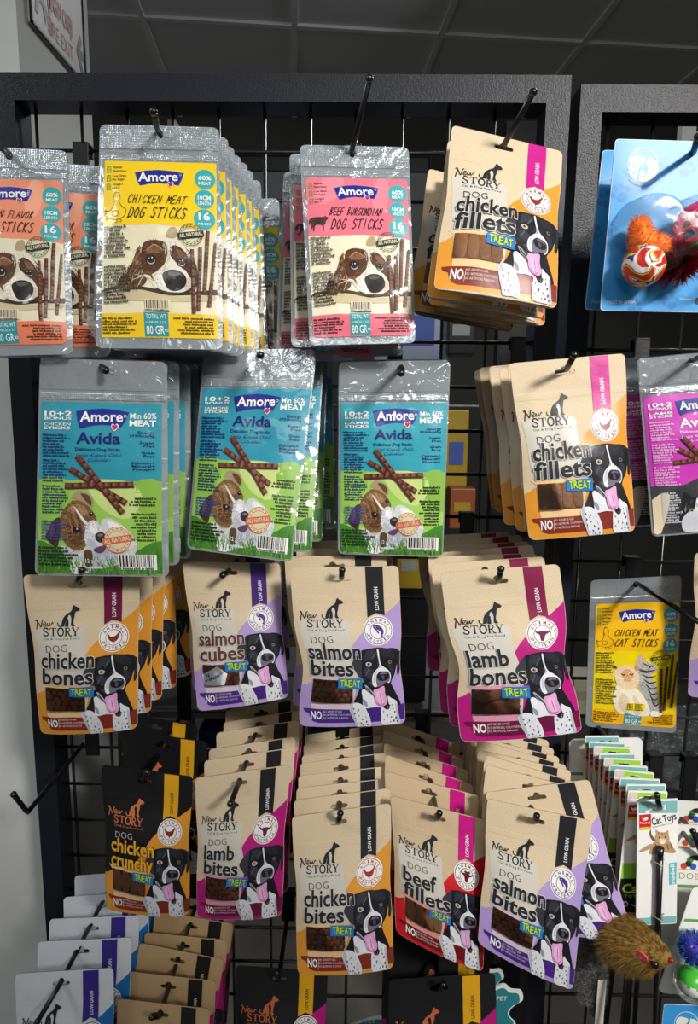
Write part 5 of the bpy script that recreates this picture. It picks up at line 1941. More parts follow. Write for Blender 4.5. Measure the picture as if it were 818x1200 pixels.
# fifth row
r = story_pack('white pouch', [(18, 1141), (133, 1134), (136, 1318), (22, 1328)], (-0.175, -0.18), 'white treat pouch with purple ribbon, front one at the bottom left', 'white treat pouches', 44, 0.03)
stack(r, 4, -0.03, 'white treat pouch at the bottom left', 'white treat pouches', seed=20, offs=[(0.006, 0.004, 0), (0.002, 0.0, 1), (0.002, 0, 0), (0, 0, -1)], jr=1.5)
hang(r, (44, 1197), 'black hook of the white treat pouches')
r = story_pack('brown pouch', [(138, 1170), (246, 1182), (240, 1350), (132, 1345)], (-0.165, -0.17), 'brown kraft treat pouch with black ribbon, front one at the bottom', 'brown treat pouches', 45, 0.03)
stack(r, 5, -0.015, 'brown kraft treat pouch at the bottom', 'brown treat pouches', seed=21, offs=[(0, 0.004, 1), (0.002, 0.008, 5), (0, 0, 0), (0.002, 0, 3), (0.0, 0, 2)], jr=1.2)
hang(r, (178, 1192), 'black hook of the brown treat pouches', -0.185)
r = story_pack('black pouch', [(277, 1131), (384, 1139), (380, 1300), (274, 1296)], (-0.11, -0.12), 'black treat pouch with magenta print behind the chicken bites stack, at the bottom', 'black pouch at the bottom', 46, 0.03)
hang(r, (325, 1140), 'black hook of the black treat pouch at the bottom', -0.13)
r = story_pack('black pouch', [(456, 1148), (580, 1140), (588, 1320), (452, 1325)], (-0.165, -0.17), 'black treat pouch with yellow ribbon under the beef fillets, front one', 'black pouches under the beef fillets', 47, 0.03)
stack(r, 2, -0.08, 'black treat pouch with yellow ribbon under the beef fillets', 'black pouches under the beef fillets', seed=22, offs=[(0.002, 0.005, 1), (0, 0, 2)], jr=1)
hang(r, (520, 1154), 'black hook of the black pouches under the beef fillets', -0.185)

# bare hook at the left
b = at(101, 868, 0)
hk = hook((b[0], -0.15, b[2]), -0.15, pt(16, 931, -0.176), 'bare black hook with nothing on it, below the chicken bones pouches', 0.012)
# ------------------------------------------------------------------ toys on cards
def frame_of(q, Y):
    q3 = quad3(q, Y)
    ex = Vector(q3[1] - q3[0]).normalized()
    n = Vector(np.cross(q3[1] - q3[0], q3[3] - q3[0])).normalized()
    if n.y > 0:
        n = -n
    ez = ex.cross(n) * -1
    if ez.z < 0:
        ez = -ez
    return q3, ex, ez, n


def card_form(q, Y, W, H, seed=1, crink=0.25):
    return Form(quad3(q, Y), W, H, 0.0, lambda v: 0.0, seed, 0, 0.5, 0.2, 0, crink, 10, 12, rim=0.0006, cf=1.2)


def card_parts(root, fm, O, W, H, rad, hole, edge, art, mat=None):
    fl = outline_flat(W, H, rad, hole, edge, 10, 12)
    link('card', pouch_mesh('card', fl, fm, O), M['card'], root)
    link('front_print', print_mesh('front_print', art.flat(10, 12), fm, O), M['card'], root)


def ball_mesh(name, c, r, seg=32, rings=20):
    bm = bmesh.new()
    q = bmesh.ops.create_uvsphere(bm, u_segments=seg, v_segments=rings, radius=r)
    bmesh.ops.translate(bm, verts=q['verts'], vec=c)
    return bm_mesh(name, bm, True)


def fur_mesh(name, P, N, ln, w, seed, lay=None, droop=(0, 0, -0.3), jit=0.45):
    r = random.Random(seed)
    V, F = [], []
    for p, n in zip(P, N):
        d = (Vector(n) + Vector(droop) + Vector((r.gauss(0, jit), r.gauss(0, jit), r.gauss(0, jit))) * 0.7)
        if lay:
            d += Vector(lay)
        d.normalize()
        L = ln * r.uniform(0.55, 1.15)
        s = d.orthogonal().normalized()
        s = (Matrix.Rotation(r.uniform(0, 2 * PI), 3, d) @ s) * w / 2
        p = Vector(p)
        mid = p + d * L * 0.55 + Vector(droop) * L * 0.12
        tip = p + d * L + Vector(droop) * L * 0.35
        k = len(V)
        V += [p - s, p + s, mid + s * 0.7, mid - s * 0.7, tip]
        F += [[k, k + 1, k + 2, k + 3], [k + 3, k + 2, k + 4]]
    return mesh_from(name, np.array([v[:] for v in V]), F, smooth=False)


def fur_mat(name, a, b):
    m, nt, bs = new_mat(name)
    tc = nt.nodes.new('ShaderNodeTexCoord')
    n = nt.nodes.new('ShaderNodeTexNoise')
    n.inputs['Scale'].default_value = 260
    n.inputs['Detail'].default_value = 2
    nt.links.new(tc.outputs['Object'], n.inputs['Vector'])
    r = nt.nodes.new('ShaderNodeValToRGB')
    r.color_ramp.elements[0].position, r.color_ramp.elements[1].position = 0.35, 0.65
    r.color_ramp.elements[0].color, r.color_ramp.elements[1].color = rgb(a), rgb(b)
    nt.links.new(n.outputs['Fac'], r.inputs['Fac'])
    nt.links.new(r.outputs['Color'], bs.inputs['Base Color'])
    bs.inputs['Roughness'].default_value = 0.75
    return m


M['swirl'], _nt, _b = new_mat('swirled_rubber')
_tcn = _nt.nodes.new('ShaderNodeTexCoord')
_nn = _nt.nodes.new('ShaderNodeTexNoise')
_nn.inputs['Scale'].default_value = 55
_nn.inputs['Detail'].default_value = 0.5
_nn.inputs['Distortion'].default_value = 1.6
_nt.links.new(_tcn.outputs['Object'], _nn.inputs['Vector'])
_rr = _nt.nodes.new('ShaderNodeValToRGB')
_rr.color_ramp.interpolation = 'CONSTANT'
_e = _rr.color_ramp.elements
_e[0].position, _e[0].color = 0.0, rgb((206, 48, 36))
_e[1].position, _e[1].color = 0.40, rgb((236, 232, 226))
for _p, _c2 in ((0.53, (34, 56, 140)), (0.57, (230, 206, 40)), (0.63, (206, 48, 36))):
    _x = _e.new(_p)
    _x.color = rgb(_c2)
_nt.links.new(_nn.outputs['Fac'], _rr.inputs['Fac'])
_nt.links.new(_rr.outputs['Color'], _b.inputs['Base Color'])
_b.inputs['Roughness'].default_value = 0.3
M['pinkp'] = simple('pink_plastic', (226, 56, 110), 0.3)
M['greenp'] = simple('green_plastic', (76, 196, 60), 0.3)
M['tinsel'] = simple('red_tinsel', (150, 14, 26), 0.22, 0.7)
M['orangefur'] = fur_mat('orange_plush', (226, 96, 18), (248, 140, 40))
M['ginger'] = fur_mat('ginger_fur', (112, 82, 28), (172, 134, 58))
M['gingerskin'] = simple('ginger_plush_skin', (138, 104, 44), 0.8)
M['greyfur'] = fur_mat('grey_fur', (96, 96, 96), (176, 174, 168))
M['pinkfelt'] = simple('pink_felt', (236, 70, 100), 0.8)
M['bead'] = simple('black_bead', (16, 14, 16), 0.15)
M['redbead'] = simple('red_nose_bead', (150, 30, 40), 0.3)
M['whitef'] = simple('white_felt', (214, 208, 196), 0.8)
M['tie'] = simple('wire_twist_tie', (150, 146, 130), 0.4)


def paw(A, c, r, col, z, rot=0.0):
    cr, sr = math.cos(rot), math.sin(rot)

    def q(a, b):
        return (c[0] + r * (a * cr - b * sr), c[1] + r * (a * sr + b * cr))
    A.disc(q(0, 0.35), r * 0.55, col, z, r * 0.45, rot, 14)
    for a, b in ((-0.75, -0.15), (-0.28, -0.65), (0.28, -0.65), (0.75, -0.15)):
        A.disc(q(a, b), r * 0.24, col, z, r * 0.32, rot, 10)


CQ = [(278, 283), (881, 302), (908, 987), (215, 970)]


def toy_card_art():
    W, H = 136.0, 155.0
    A = Art(W, H, CQ)
    A.mm(rounded(W, H, 3.4, m=0.5), (56, 150, 216), 1)
    for c, r, ro in (((300, 500), 42, -0.4), ((560, 405), 40, 0.3), ((465, 380), 26, 0.8), ((250, 640), 36, 0.2), ((720, 470), 44, -0.2), ((830, 620), 44, 0.4), ((350, 960), 34, 0.5), ((500, 940), 34, -0.3), ((820, 400), 34, 0.5), ((330, 420), 26, 0.2), ((780, 900), 40, 0)):
        paw(A, c, r, (44, 128, 196), 2, ro)

    def L(x, y):
        return ((60 + x / 6.932) * 3.427, y / 6.932 * 3.427)

    def P(pts, col, z, n=3):
        A.poly([L(*p) for p in pts], col, z, n)
    c = L(367, 783)
    A.stroke([(c[0] + 59 * math.cos(2 * PI * k / 40), c[1] + 65 * math.sin(2 * PI * k / 40)) for k in range(41)], 3, (226, 236, 240), 4)
    P([(262, 770), (275, 728), (310, 706), (345, 712), (388, 728), (388, 752), (372, 778), (345, 790), (330, 825), (330, 860), (312, 908), (280, 880), (252, 838), (256, 800)], (230, 234, 230), 3)
    P([(392, 772), (404, 748), (412, 720), (424, 730), (452, 732), (482, 768), (490, 820), (470, 872), (420, 906), (370, 915), (338, 898), (333, 856), (352, 828), (378, 832), (384, 856), (368, 872), (372, 886), (400, 850), (412, 812), (398, 792)], (230, 234, 230), 3)
    A.stroke([L(390, 716), L(391, 752), L(372, 786), L(345, 806), L(334, 840), L(330, 905)], 5, (56, 150, 200), 5, 3)
    A.stroke([L(250, 766), L(272, 792), L(304, 800), L(308, 780)], 4, (56, 150, 190), 5, 3)
    A.stroke([L(250, 812), L(280, 842), L(318, 850)], 4, (56, 150, 190), 5, 3)
    A.stroke([L(398, 765), L(412, 762)], 2, (56, 150, 190), 5)
    for k in range(15):
        a = math.radians(135 - k * 6.2)
        q = (c[0] + 78 * math.cos(a), c[1] + 84 * math.sin(a))
        A.disc(q, 4, (34, 90, 140), 3, 5, 0, 6)
    A.text('MADE IN CHINA', (243, 943), (357, 942), 13, (214, 228, 236), 4, 0.0, res=1)
    A.disc((622, 934), 28, (50, 50, 58), 4, 18)
    A.stroke([(534, 924), (580, 926)], 3, (180, 210, 228), 4)
    return A


def toy_card(px, Y, label, full):
    W, H = 136.0, 155.0
    fm = card_form(px, Y, W, H, 3)
    Ac = Art(W, H, CQ)
    hx, hy = Ac.T((584, 350))
    O = fm.front(np.array([hx]), np.array([hy]), np.array([0.0]))[0]
    root = empty('cat_toy_card', O)
    tag(root, label, 'toy pack', 'blue cat toy cards')
    card_parts(root, fm, O, W, H, 3.2, slot(hx, hy, 9, 5, 3.4), (190, 205, 215), toy_card_art())
    if not full:
        return root
    # four-lobed clear blister
    lob = [(395, 650, 125), (590, 650, 125), (400, 800, 125), (595, 790, 125)]
    K = W / 603.0

    def loc(x, y, z):
        m = Ac.T((x, y))
        return fm.front(np.array([m[0]]), np.array([m[1]]), np.array([z]))[0] - O
    nx, ny = 56, 50
    V, hgt = [], []
    for j in range(ny + 1):
        for i in range(nx + 1):
            x, y = 262 + i * (740 - 262) / nx, 510 + j * (930 - 510) / ny
            f = max(1 - math.hypot(x - a, y - b) / r for a, b, r in lob)
            f = max(f, min(0.55, 1.25 - math.hypot((x - 495) / 130, (y - 722) / 110)))
            hgt.append(f)
            V.append(loc(x, y, 0.0004 + 0.040 * min(1, max(0.0, f) * 2.4) ** 0.45 if f > 0 else 0.0006))
    F = []
    for j in range(ny):
        for i in range(nx):
            a = j * (nx + 1) + i
            ids = [a, a + nx + 1, a + nx + 2, a + 1]
            if max(hgt[k] for k in ids) > 0:
                F.append(ids)
    b = link('blister', mesh_from('blister', np.array(V), F), M['blister'], root)
    # plush
    r = random.Random(4)
    P, N = [], []
    bmP = bmesh.new()
    for (x, y, rad, sx) in ((352, 715, 62, 1.0), (418, 735, 48, 1.15), (340, 665, 46, 0.9)):
        cc = Vector(loc(x, y, 0.018))
        R = rad * K * 0.001 * 0.82
        q = bmesh.ops.create_icosphere(bmP, subdivisions=3, radius=R)
        for v in q['verts']:
            n = v.co.normalized()
            v.co = v.co + cc
            for _ in range(3):
                P.append(v.co[:])
                N.append(n[:])
    pl = link('plush_toy', bm_mesh('plush_toy', bmP, True), M['orangefur'], root)
    link('fur', fur_mesh('fur', P, N, 0.0034, 0.0006, 5, droop=(0, 0, 0)), M['orangefur'], pl)
    link('rubber_ball', ball_mesh('rubber_ball', loc(350, 815, 0.0205), 0.0172), M['swirl'], root)
    # lattice ball: pink and green half shells with openings
    c = Vector(loc(560, 668, 0.022))
    for nm, mt, sg in (('lattice_shell', M['pinkp'], 1), ('lattice_shell', M['greenp'], -1)):
        bm = bmesh.new()
        ns, nr = 30, 10
        R = 0.0195
        rows = []
        for j in range(nr + 1):
            th = j / nr * PI / 2
            rows.append([bm.verts.new((R * math.cos(2 * PI * i / ns) * math.cos(th), R * math.sin(2 * PI * i / ns) * math.cos(th), sg * R * math.sin(th))) for i in range(ns)])
        for j in range(nr):
            for i in range(ns):
                if j in (2, 3, 5, 6) and i % 5 in (1, 2, 3):
                    continue
                bm.faces.new((rows[j][i], rows[j][(i + 1) % ns], rows[j + 1][(i + 1) % ns], rows[j + 1][i]))
        bmesh.ops.remove_doubles(bm, verts=bm.verts, dist=1e-6)
        bmesh.ops.transform(bm, matrix=Matrix.Translation(c) @ Matrix.Rotation(-0.95, 4, 'Y') @ Matrix.Rotation(0.35, 4, 'X'), verts=bm.verts)
        o = link(nm, bm_mesh(nm, bm, True), mt, root)
        s = o.modifiers.new('shell', 'SOLIDIFY')
        s.thickness = 0.0014
        o['label'] = 'pink half of the lattice ball' if sg > 0 else 'green half of the lattice ball'
    # tinsel ball
    P, N = [], []
    c = Vector(loc(500, 800, 0.018))
    for k in range(1100):
        n = Vector((r.gauss(0, 1), r.gauss(0, 1), r.gauss(0, 1))).normalized()
        P.append((c + n * 0.005)[:])
        N.append(n[:])
    link('tinsel_ball', fur_mesh('tinsel_ball', P, N, 0.0165, 0.0016, 8, droop=(0, 0, 0), jit=0.3), M['tinsel'], root)
    return root


tc1 = toy_card([(721, 163), (897, 168), (905, 368), (703, 364)], (-0.165, -0.175), 'blue card of four cat toys under a clear blister, front one at the top right', True)
tc2 = toy_card([(706, 176), (876, 181), (882, 366), (685, 363)], (-0.120, -0.135), 'blue cat toy card half hidden behind the front one at the top right', False)
o = tc1.location
hook((o.x, o.y, o.z + 0.002), o.y - 0.003, pt(818, 160, -0.215), 'black hook of the blue cat toy cards')
tc3 = copy_tree(tc1)
d = Vector(pt(778, 1176, -0.165)) - Vector(pt(721, 163, -0.165))
tc3.location = tc1.location + d
tc3['label'] = 'blue cat toy card with a white emblem, at the bottom right corner'
o = tc3.location
hook((o.x, o.y, o.z + 0.002), o.y - 0.003, pt(885, 1182, -0.215), 'black hook of the blue cat toy card at the bottom right corner')

# ------------------------------------------------------------------ wand toys on narrow cards
WQ = [(355, 325), (515, 318), (508, 805), (350, 815)]


def wand_art(kind):
    W, H = 40.0, 118.0
    A = Art(W, H, WQ)
    A.mm(rounded(W, H, 1.2, m=0.5, n=3), (232, 230, 226), 1)
    teal = (120, 178, 178)
    if kind == 'teal':
        A.poly([(360, 331), (510, 325), (510, 372), (360, 374)], teal, 2)
        A.poly([(355, 784), (506, 774), (505, 802), (355, 810)], teal, 2)
        A.poly([(478, 566), (508, 562), (506, 648), (479, 652)], (96, 180, 190), 3)
        A.text('nunbell', (500, 645), (498, 572), 15, WHITE, 4, 0.03, res=1)
        A.text('Cat Toys', (414, 420), (508, 396), 27, (40, 36, 38), 3, 0.03)
        A.text('interactive toy', (416, 430), (490, 414), 7, (110, 80, 80), 3, res=1)
    else:
        A.poly([(360, 331), (510, 325), (510, 352), (360, 356)], (150, 206, 60), 2)
        A.poly([(360, 331), (395, 330), (392, 356), (360, 356)], (214, 196, 192), 3)
        A.poly([(360, 610), (506, 600), (506, 672), (358, 680)], (140, 200, 56), 2)
        A.poly([(358, 672), (506, 662), (503, 800), (353, 810)], (24, 24, 26), 3)
        A.text('Cat', (372, 730), (450, 722), 36, (176, 222, 70), 4, 0.05)
        A.text('TOYS', (378, 748), (440, 742), 12, (176, 222, 70), 4, res=1)
        A.disc((385, 772), 12, (214, 214, 210), 4)
        A.disc((388, 772), 6, (24, 24, 26), 5)
    A.poly([(362, 380), (408, 376), (408, 426), (362, 430)], (196, 34, 40), 3)
    A.text('Nunbell', (366, 415), (404, 413), 9, (240, 220, 216), 4, 0.01, res=1)
    A.poly([(362, 428), (408, 424), (408, 436), (363, 440)], (214, 190, 60), 3)
    A.poly([(372, 388), (380, 394), (390, 386), (398, 394), (390, 400), (378, 402)], (240, 220, 216), 4)
    # lying kitten
    a = (178, 144, 104)
    A.poly([(408, 436), (402, 446), (404, 462), (414, 478), (426, 480), (420, 468), (410, 454)], (112, 88, 62), 3, 3)
    A.poly([(410, 500), (425, 478), (450, 472), (480, 480), (495, 505), (505, 522), (490, 528), (450, 522), (430, 530), (408, 532), (400, 524)], a, 3, 3)
    A.poly([(410, 490), (380, 505), (362, 520), (372, 522), (400, 512), (420, 506)], a, 4, 2)
    A.poly([(428, 452), (426, 436), (440, 444), (460, 446), (474, 438), (476, 456), (480, 474), (468, 490), (448, 492), (430, 482), (424, 466)], (190, 152, 110), 5, 3)
    A.poly([(440, 474), (452, 470), (464, 476), (458, 490), (446, 490)], (236, 226, 212), 6, 2)
    A.disc((440, 466), 4, (60, 80, 40), 6, n=8)
    A.disc((464, 464), 4, (60, 80, 40), 6, n=8)
    A.disc((452, 474), 2.5, (190, 110, 100), 7, n=6)
    for x in (436, 450, 464):
        A.stroke([(x, 446), (x + 2, 456)], 3, (96, 70, 46), 6)
    for x in (425, 470, 484):
        A.stroke([(x, 490), (x + 6, 512)], 3.5, (110, 84, 58), 6)
    return A


M['wand'] = simple('black_wand_plastic', (14, 14, 15), 0.3)


def wand_card(px, Y, kind, label):
    W, H = 40.0, 118.0
    fm = card_form(px, Y, W, H, 5, 0.15)
    Ac = Art(W, H, WQ)
    hx, hy = Ac.T((436, 352))
    O = fm.front(np.array([hx]), np.array([hy]), np.array([0.0]))[0]
    root = empty('cat_wand_toy', O)
    tag(root, label, 'cat toy', 'cat wand toys on narrow cards')
    hole = [(hx - 11, hy + 2.0), (hx - 12, hy + 3.2), (hx - 8, hy + 3.8), (hx + 8, hy + 3.8), (hx + 12, hy + 3.2), (hx + 11, hy + 2.0), (hx + 4.5, hy - 1.5), (hx + 2.5, hy - 3.6), (hx - 2.5, hy - 3.6), (hx - 4.5, hy - 1.5)]
    art = wand_art(kind)
    fl = outline_flat(W, H, 1.4, hole, (226, 222, 216), 10, 12)
    link('card', pouch_mesh('card', fl, fm, O), M['card'], root)
    # print with the hang hole left open: drop print faces inside the hole
    V, F, L = art.flat(10, 24)
    keep = []
    for k, f in enumerate(F):
        c = V[f].mean(0)
        if abs(c[0] - hx) < 11.5 and hy - 3.4 < c[1] < hy + 3.6 and abs(c[0] - hx) < 3 + (c[1] - hy + 3.4) * 1.3:
            continue
        keep.append(k)
    link('front_print', print_mesh('front_print', (V, [F[k] for k in keep], L[keep]), fm, O), M['card'], root)

    def loc(x, y, z):
        m = Ac.T((x, y))
        return Vector(fm.front(np.array([m[0]]), np.array([m[1]]), np.array([z]))[0] - O)
    bm = bmesh.new()
    a, b = loc(437, 502, 0.004), loc(428, 830, 0.004)
    e_ = b + (b - a) * 1.9
    add_tube(bm, [a, b, e_], [0.0034, 0.0026, 0.0022], 12)
    add_tube(bm, [a + Vector((0, 0, 0.0015)), a - Vector((0, 0, 0.012))], 0.0037, 12)
    link('wand', bm_mesh('wand', bm, True), M['wand'], root)
    for y in (556, 770):
        bm = bmesh.new()
        p = [loc(410, y, 0.0012), loc(424, y - 2, 0.006), loc(433, y + 2, 0.0082), loc(444, y + 5, 0.006), loc(450, y - 4, 0.0014), loc(458, y - 6, 0.0010)]
        add_tube(bm, [Vector(q) for q in sm([v[:] for v in p], 4, False)], 0.0006, 6)
        link('twist_tie', bm_mesh('twist_tie', bm, True), M['tie'], root)
    return root


wpx = [(746.6, 937.5), (794.6, 935.5), (792.5, 1081.6), (745, 1084.6)]
wt = wand_card(wpx, (-0.175, -0.180), 'teal', 'black cat wand on a white and teal card with a kitten, foremost of its row')
wl = wand_card(wpx, (-0.175, -0.180), 'lime', 'cat wand on a card with lime green and black print, just behind the front one')
wb = Vector(wt.location)
seq = ['lime', 'teal', 'teal', 'lime', 'teal', 'lime', 'teal', 'lime', 'teal', 'teal']
rw = random.Random(8)
first = True
names_ = ('second', 'third', 'fourth', 'fifth', 'sixth', 'seventh', 'eighth', 'ninth', 'tenth', 'rearmost')
for k, s_ in enumerate(seq):
    if s_ == 'lime' and first:
        c = wl
        first = False
    else:
        c = copy_tree(wt if s_ == 'teal' else wl)
    c.location = wb + Vector((-0.0010 * k + (-0.004 if k == 0 else 0), 0.0125 * (k + 1) + (0.002 if k == 0 else 0), 0.001 * (k % 2)))
    c.rotation_euler = (0, math.radians(rw.uniform(1.5, 5) + (3 if k == 0 else 0)), math.radians(rw.uniform(-10, 2)))
    c['label'] = f'cat wand on a narrow {"lime topped" if s_ == "lime" else "teal topped"} card, {names_[k]} {"from the front " if k < 9 else ""}on its hook'
hook((wb.x, wb.y, wb.z + 0.001), wb.y - 0.003, pt(770, 932, -0.195), 'black hook of the cat wand cards')


# ------------------------------------------------------------------ toy mice
def mouse(c, axis, ln, rad, mat, skin, label, seed, nfur, furlen, head=True):
    """plush mouse: body along axis, nose at +axis"""
    root = empty('toy_mouse', c)
    tag(root, label, 'toy mouse', 'toy mice on the wand cords')
    ax = Vector(axis).normalized()
    up = (Vector((0, 0, 1)) - ax * ax.z).normalized()
    sd = ax.cross(up)
    prof = [(-1.0, 0.02), (-0.95, 0.45), (-0.75, 0.85), (-0.4, 1.0), (0.0, 0.95), (0.35, 0.78), (0.6, 0.58), (0.8, 0.40), (0.93, 0.22), (1.0, 0.04)]
    bm = bmesh.new()
    ns = 18
    rows = []
    for t, r_ in prof:
        rows.append([bm.verts.new(ax * t * ln / 2 + (up * math.cos(2 * PI * k / ns) + sd * math.sin(2 * PI * k / ns)) * r_ * rad) for k in range(ns)])
    for a, b in zip(rows, rows[1:]):
        for k in range(ns):
            bm.faces.new((a[k], a[(k + 1) % ns], b[(k + 1) % ns], b[k]))
    bm.faces.new(rows[0])
    bm.faces.new(rows[-1][::-1])
    me = bm_mesh('body', bm, True)
    link('body', me, skin, root)
    r = random.Random(seed)
    P, N = [], []
    for _ in range(nfur):
        t = r.uniform(-1.0, 0.62)
        rr = np.interp(t, [p[0] for p in prof], [p[1] for p in prof])
        a = r.uniform(0, 2 * PI)
        n = up * math.cos(a) + sd * math.sin(a)
        P.append((ax * t * ln / 2 + n * rr * rad)[:])
        N.append(n[:])
    link('fur', fur_mesh('fur', P, N, furlen, 0.00042, seed, lay=tuple(-ax * 1.5), jit=0.32, droop=(0, 0, -0.45)), mat, root)
    P, N = [], []
    for _ in range(nfur // 4):
        t = r.uniform(0.4, 0.9)
        rr = np.interp(t, [p[0] for p in prof], [p[1] for p in prof])
        a = r.uniform(0, 2 * PI)
        n = up * math.cos(a) + sd * math.sin(a)
        P.append((ax * t * ln / 2 + n * rr * rad)[:])
        N.append(n[:])
    link('face_fur', fur_mesh('face_fur', P, N, furlen * 0.22, 0.0006, seed + 1, lay=tuple(-ax * 1.2), droop=(0, 0, 0)), mat, root)
    if head:
        fr = Vector((0, -1, 0))
        fr = (fr - ax * fr.dot(ax)).normalized()

        def on(t, k_up):
            rr = float(np.interp(t, [p[0] for p in prof], [p[1] for p in prof])) * rad
            n = (fr + up * k_up).normalized()
            return ax * t * ln / 2 + n * rr
        bm = bmesh.new()
        q = bmesh.ops.create_uvsphere(bm, u_segments=14, v_segments=10, radius=0.0036)
        bmesh.ops.translate(bm, verts=q['verts'], vec=on(0.66, 0.15) + fr * 0.001)
        link('eye', bm_mesh('eye', bm, True), M['bead'], root)
        bm = bmesh.new()
        q = bmesh.ops.create_uvsphere(bm, u_segments=12, v_segments=8, radius=0.0028)
        bmesh.ops.translate(bm, verts=q['verts'], vec=ax * ln / 2)
        link('nose', bm_mesh('nose', bm, True), M['redbead'], root)
        # felt ear, a leaf standing off the head
        e0 = on(0.50, 0.55) + fr * 0.0015
        u2 = (up * 0.85 - ax * 0.5).normalized()
        w2 = (ax * 0.8 + up * 0.3).normalized()
        bm = bmesh.new()
        pts = sm([(0, -0.2), (0.5, 0.1), (0.62, 0.55), (0.2, 1.0), (-0.35, 1.0), (-0.6, 0.55), (-0.4, 0.1)], 3)
        f0 = [bm.verts.new(e0 + w2 * a * 0.0075 + u2 * b * 0.010 + fr * (0.001 + 0.0025 * b)) for a, b in pts]
        f1 = [bm.verts.new(v.co + fr * 0.0012) for v in f0]
        bm.faces.new(f0)
        bm.faces.new(f1[::-1])
        for k in range(len(f0)):
            bm.faces.new((f0[k], f1[k], f1[(k + 1) % len(f0)], f0[(k + 1) % len(f0)]))
        link('ear', bm_mesh('ear', bm), M['pinkfelt'], root)
        # clear swing tag under the belly
        t0 = on(0.1, -0.8) + fr * 0.004
        bm = bmesh.new()
        vs = [bm.verts.new(t0 + Vector(v)) for v in ((-0.012, 0, 0.004), (0.0, -0.002, 0.008), (0.011, -0.002, -0.006), (0.001, 0, -0.011))]
        bm.faces.new(vs)
        ex_ = bmesh.ops.extrude_face_region(bm, geom=bm.faces[:])
        bmesh.ops.translate(bm, verts=[g for g in ex_['geom'] if isinstance(g, bmesh.types.BMVert)], vec=(0, -0.0004, 0))
        link('swing_tag', bm_mesh('swing_tag', bm), M['blister'], root)
    return root


p0, p1 = Vector(pt(722, 1108, -0.178)), Vector(pt(783, 1119, -0.226))
mouse((p0 + p1) / 2 + Vector((0.000, 0, 0.004)), p1 - p0 + Vector((0, -0.006, -0.012)), 0.068, 0.0178, M['ginger'], M['gingerskin'], 'ginger furry toy mouse with a pink ear below the front cat wand card', 5, 15000, 0.019)
gm = mouse(pt(693, 1150, -0.13), (0.12, -0.1, -1), 0.085, 0.0125, M['greyfur'], M['greyfur'], 'grey furry toy mouse hanging left of the ginger one', 6, 9000, 0.012, False)
bm = bmesh.new()
a = Vector((0.004, -0.017, 0.018))
add_box(bm, (a.x - 0.004, a.y - 0.0008, a.z - 0.056), (a.x + 0.005, a.y + 0.0008, a.z))
link('felt_strip', bm_mesh('felt_strip', bm, bevel=0.0004), M['whitef'], gm)


# ------------------------------------------------------------------ white blister packs
def pet_card_art(W, H, kind):
    A = Art(W, H, [(0, 0), (100, 0), (100, 160), (0, 160)])
    A.mm(rounded(W, H, 6, m=0.5), (232, 232, 228), 1)
    A.text('DOBO PET', (22, 40), (82, 40), 8, (128, 120, 60), 3, -0.01)
    A.stroke([(18, 28), (60, 27)], 1.6, (226, 178, 60), 3)
    A.poly([(2, 48), (98, 47), (98, 51), (2, 52)], (96, 160, 70), 3)
    for c, col in (((34, 20), (40, 44, 54)), ((40, 23), (52, 90, 180)), ((28, 23), (196, 70, 60)), ((36, 15), (70, 130, 60))):
        A.disc(c, 4.2, col, 4, n=12)
    A.poly([(64, 22), (72, 14), (76, 20), (84, 18), (80, 26), (70, 28)], (222, 110, 90), 4)
    A.disc((44, 12), 9, (40, 42, 46), 4, 3.4)
    if kind:
        A.greek((20, 150), 50, 2, 4, (70, 70, 70), 4)
        A.disc((28, 138), 4, (190, 130, 80), 4, n=10)
    return A


def pet_card(px, Y, label, blist):
    W, H = 86.0, 140.0
    fm = card_form(px, Y, W, H, 9, 0.3)
    hx, hy = W * 0.5, H * 0.075
    O = fm.front(np.array([hx]), np.array([hy]), np.array([0.0]))[0]
    root = empty('pet_toy_card', O)
    tag(root, label, 'toy pack', 'white pet toy packs')
    card_parts(root, fm, O, W, H, 7, slot(hx, hy, 16, 3, 3.5), (222, 222, 218), pet_card_art(W, H, blist))
    return root


M['bluefoil'] = simple('blue_foil_tinsel', (40, 120, 210), 0.2, 0.5)
M['purplep'] = simple('clear_purple_plastic', (70, 60, 170), 0.2)
M['whitep'] = simple('white_plastic', (226, 226, 226), 0.3)
pc = pet_card([(667, 866), (753, 864), (751, 1000), (668, 992)], (-0.030, -0.030), 'white pet toy pack hanging behind the cat wand cards, under the cat stick bag', False)
o = pc.location
hook((o.x, o.y, o.z + 0.002), o.y - 0.004, pt(722, 884, -0.06), 'black hook of the white pet toy pack behind the wand cards')
for k, (x, y, Y, w) in enumerate(((778, 937, -0.040, 'rearmost'), (777, 965, -0.085, 'middle'), (775, 992, -0.125, 'nearest'))):
    c = pet_card([(x, y), (x + 92, y + 4), (x + 94, y + 146), (x, y + 140)], (Y, Y), f'white pet toy pack right of the front wand card, {w} of three', False)
    if k == 2:
        o = c.location
        hook((o.x, o.y, o.z + 0.002), o.y - 0.004, pt(812, 974, -0.150), 'black hook of the white pet toy packs at the right edge')
pq = [(812, 1038), (928, 1042), (922, 1172), (770, 1163)]
fc = pet_card(pq, (-0.165, -0.175), 'white pet toy pack with blue and green balls, front one at the right edge', True)
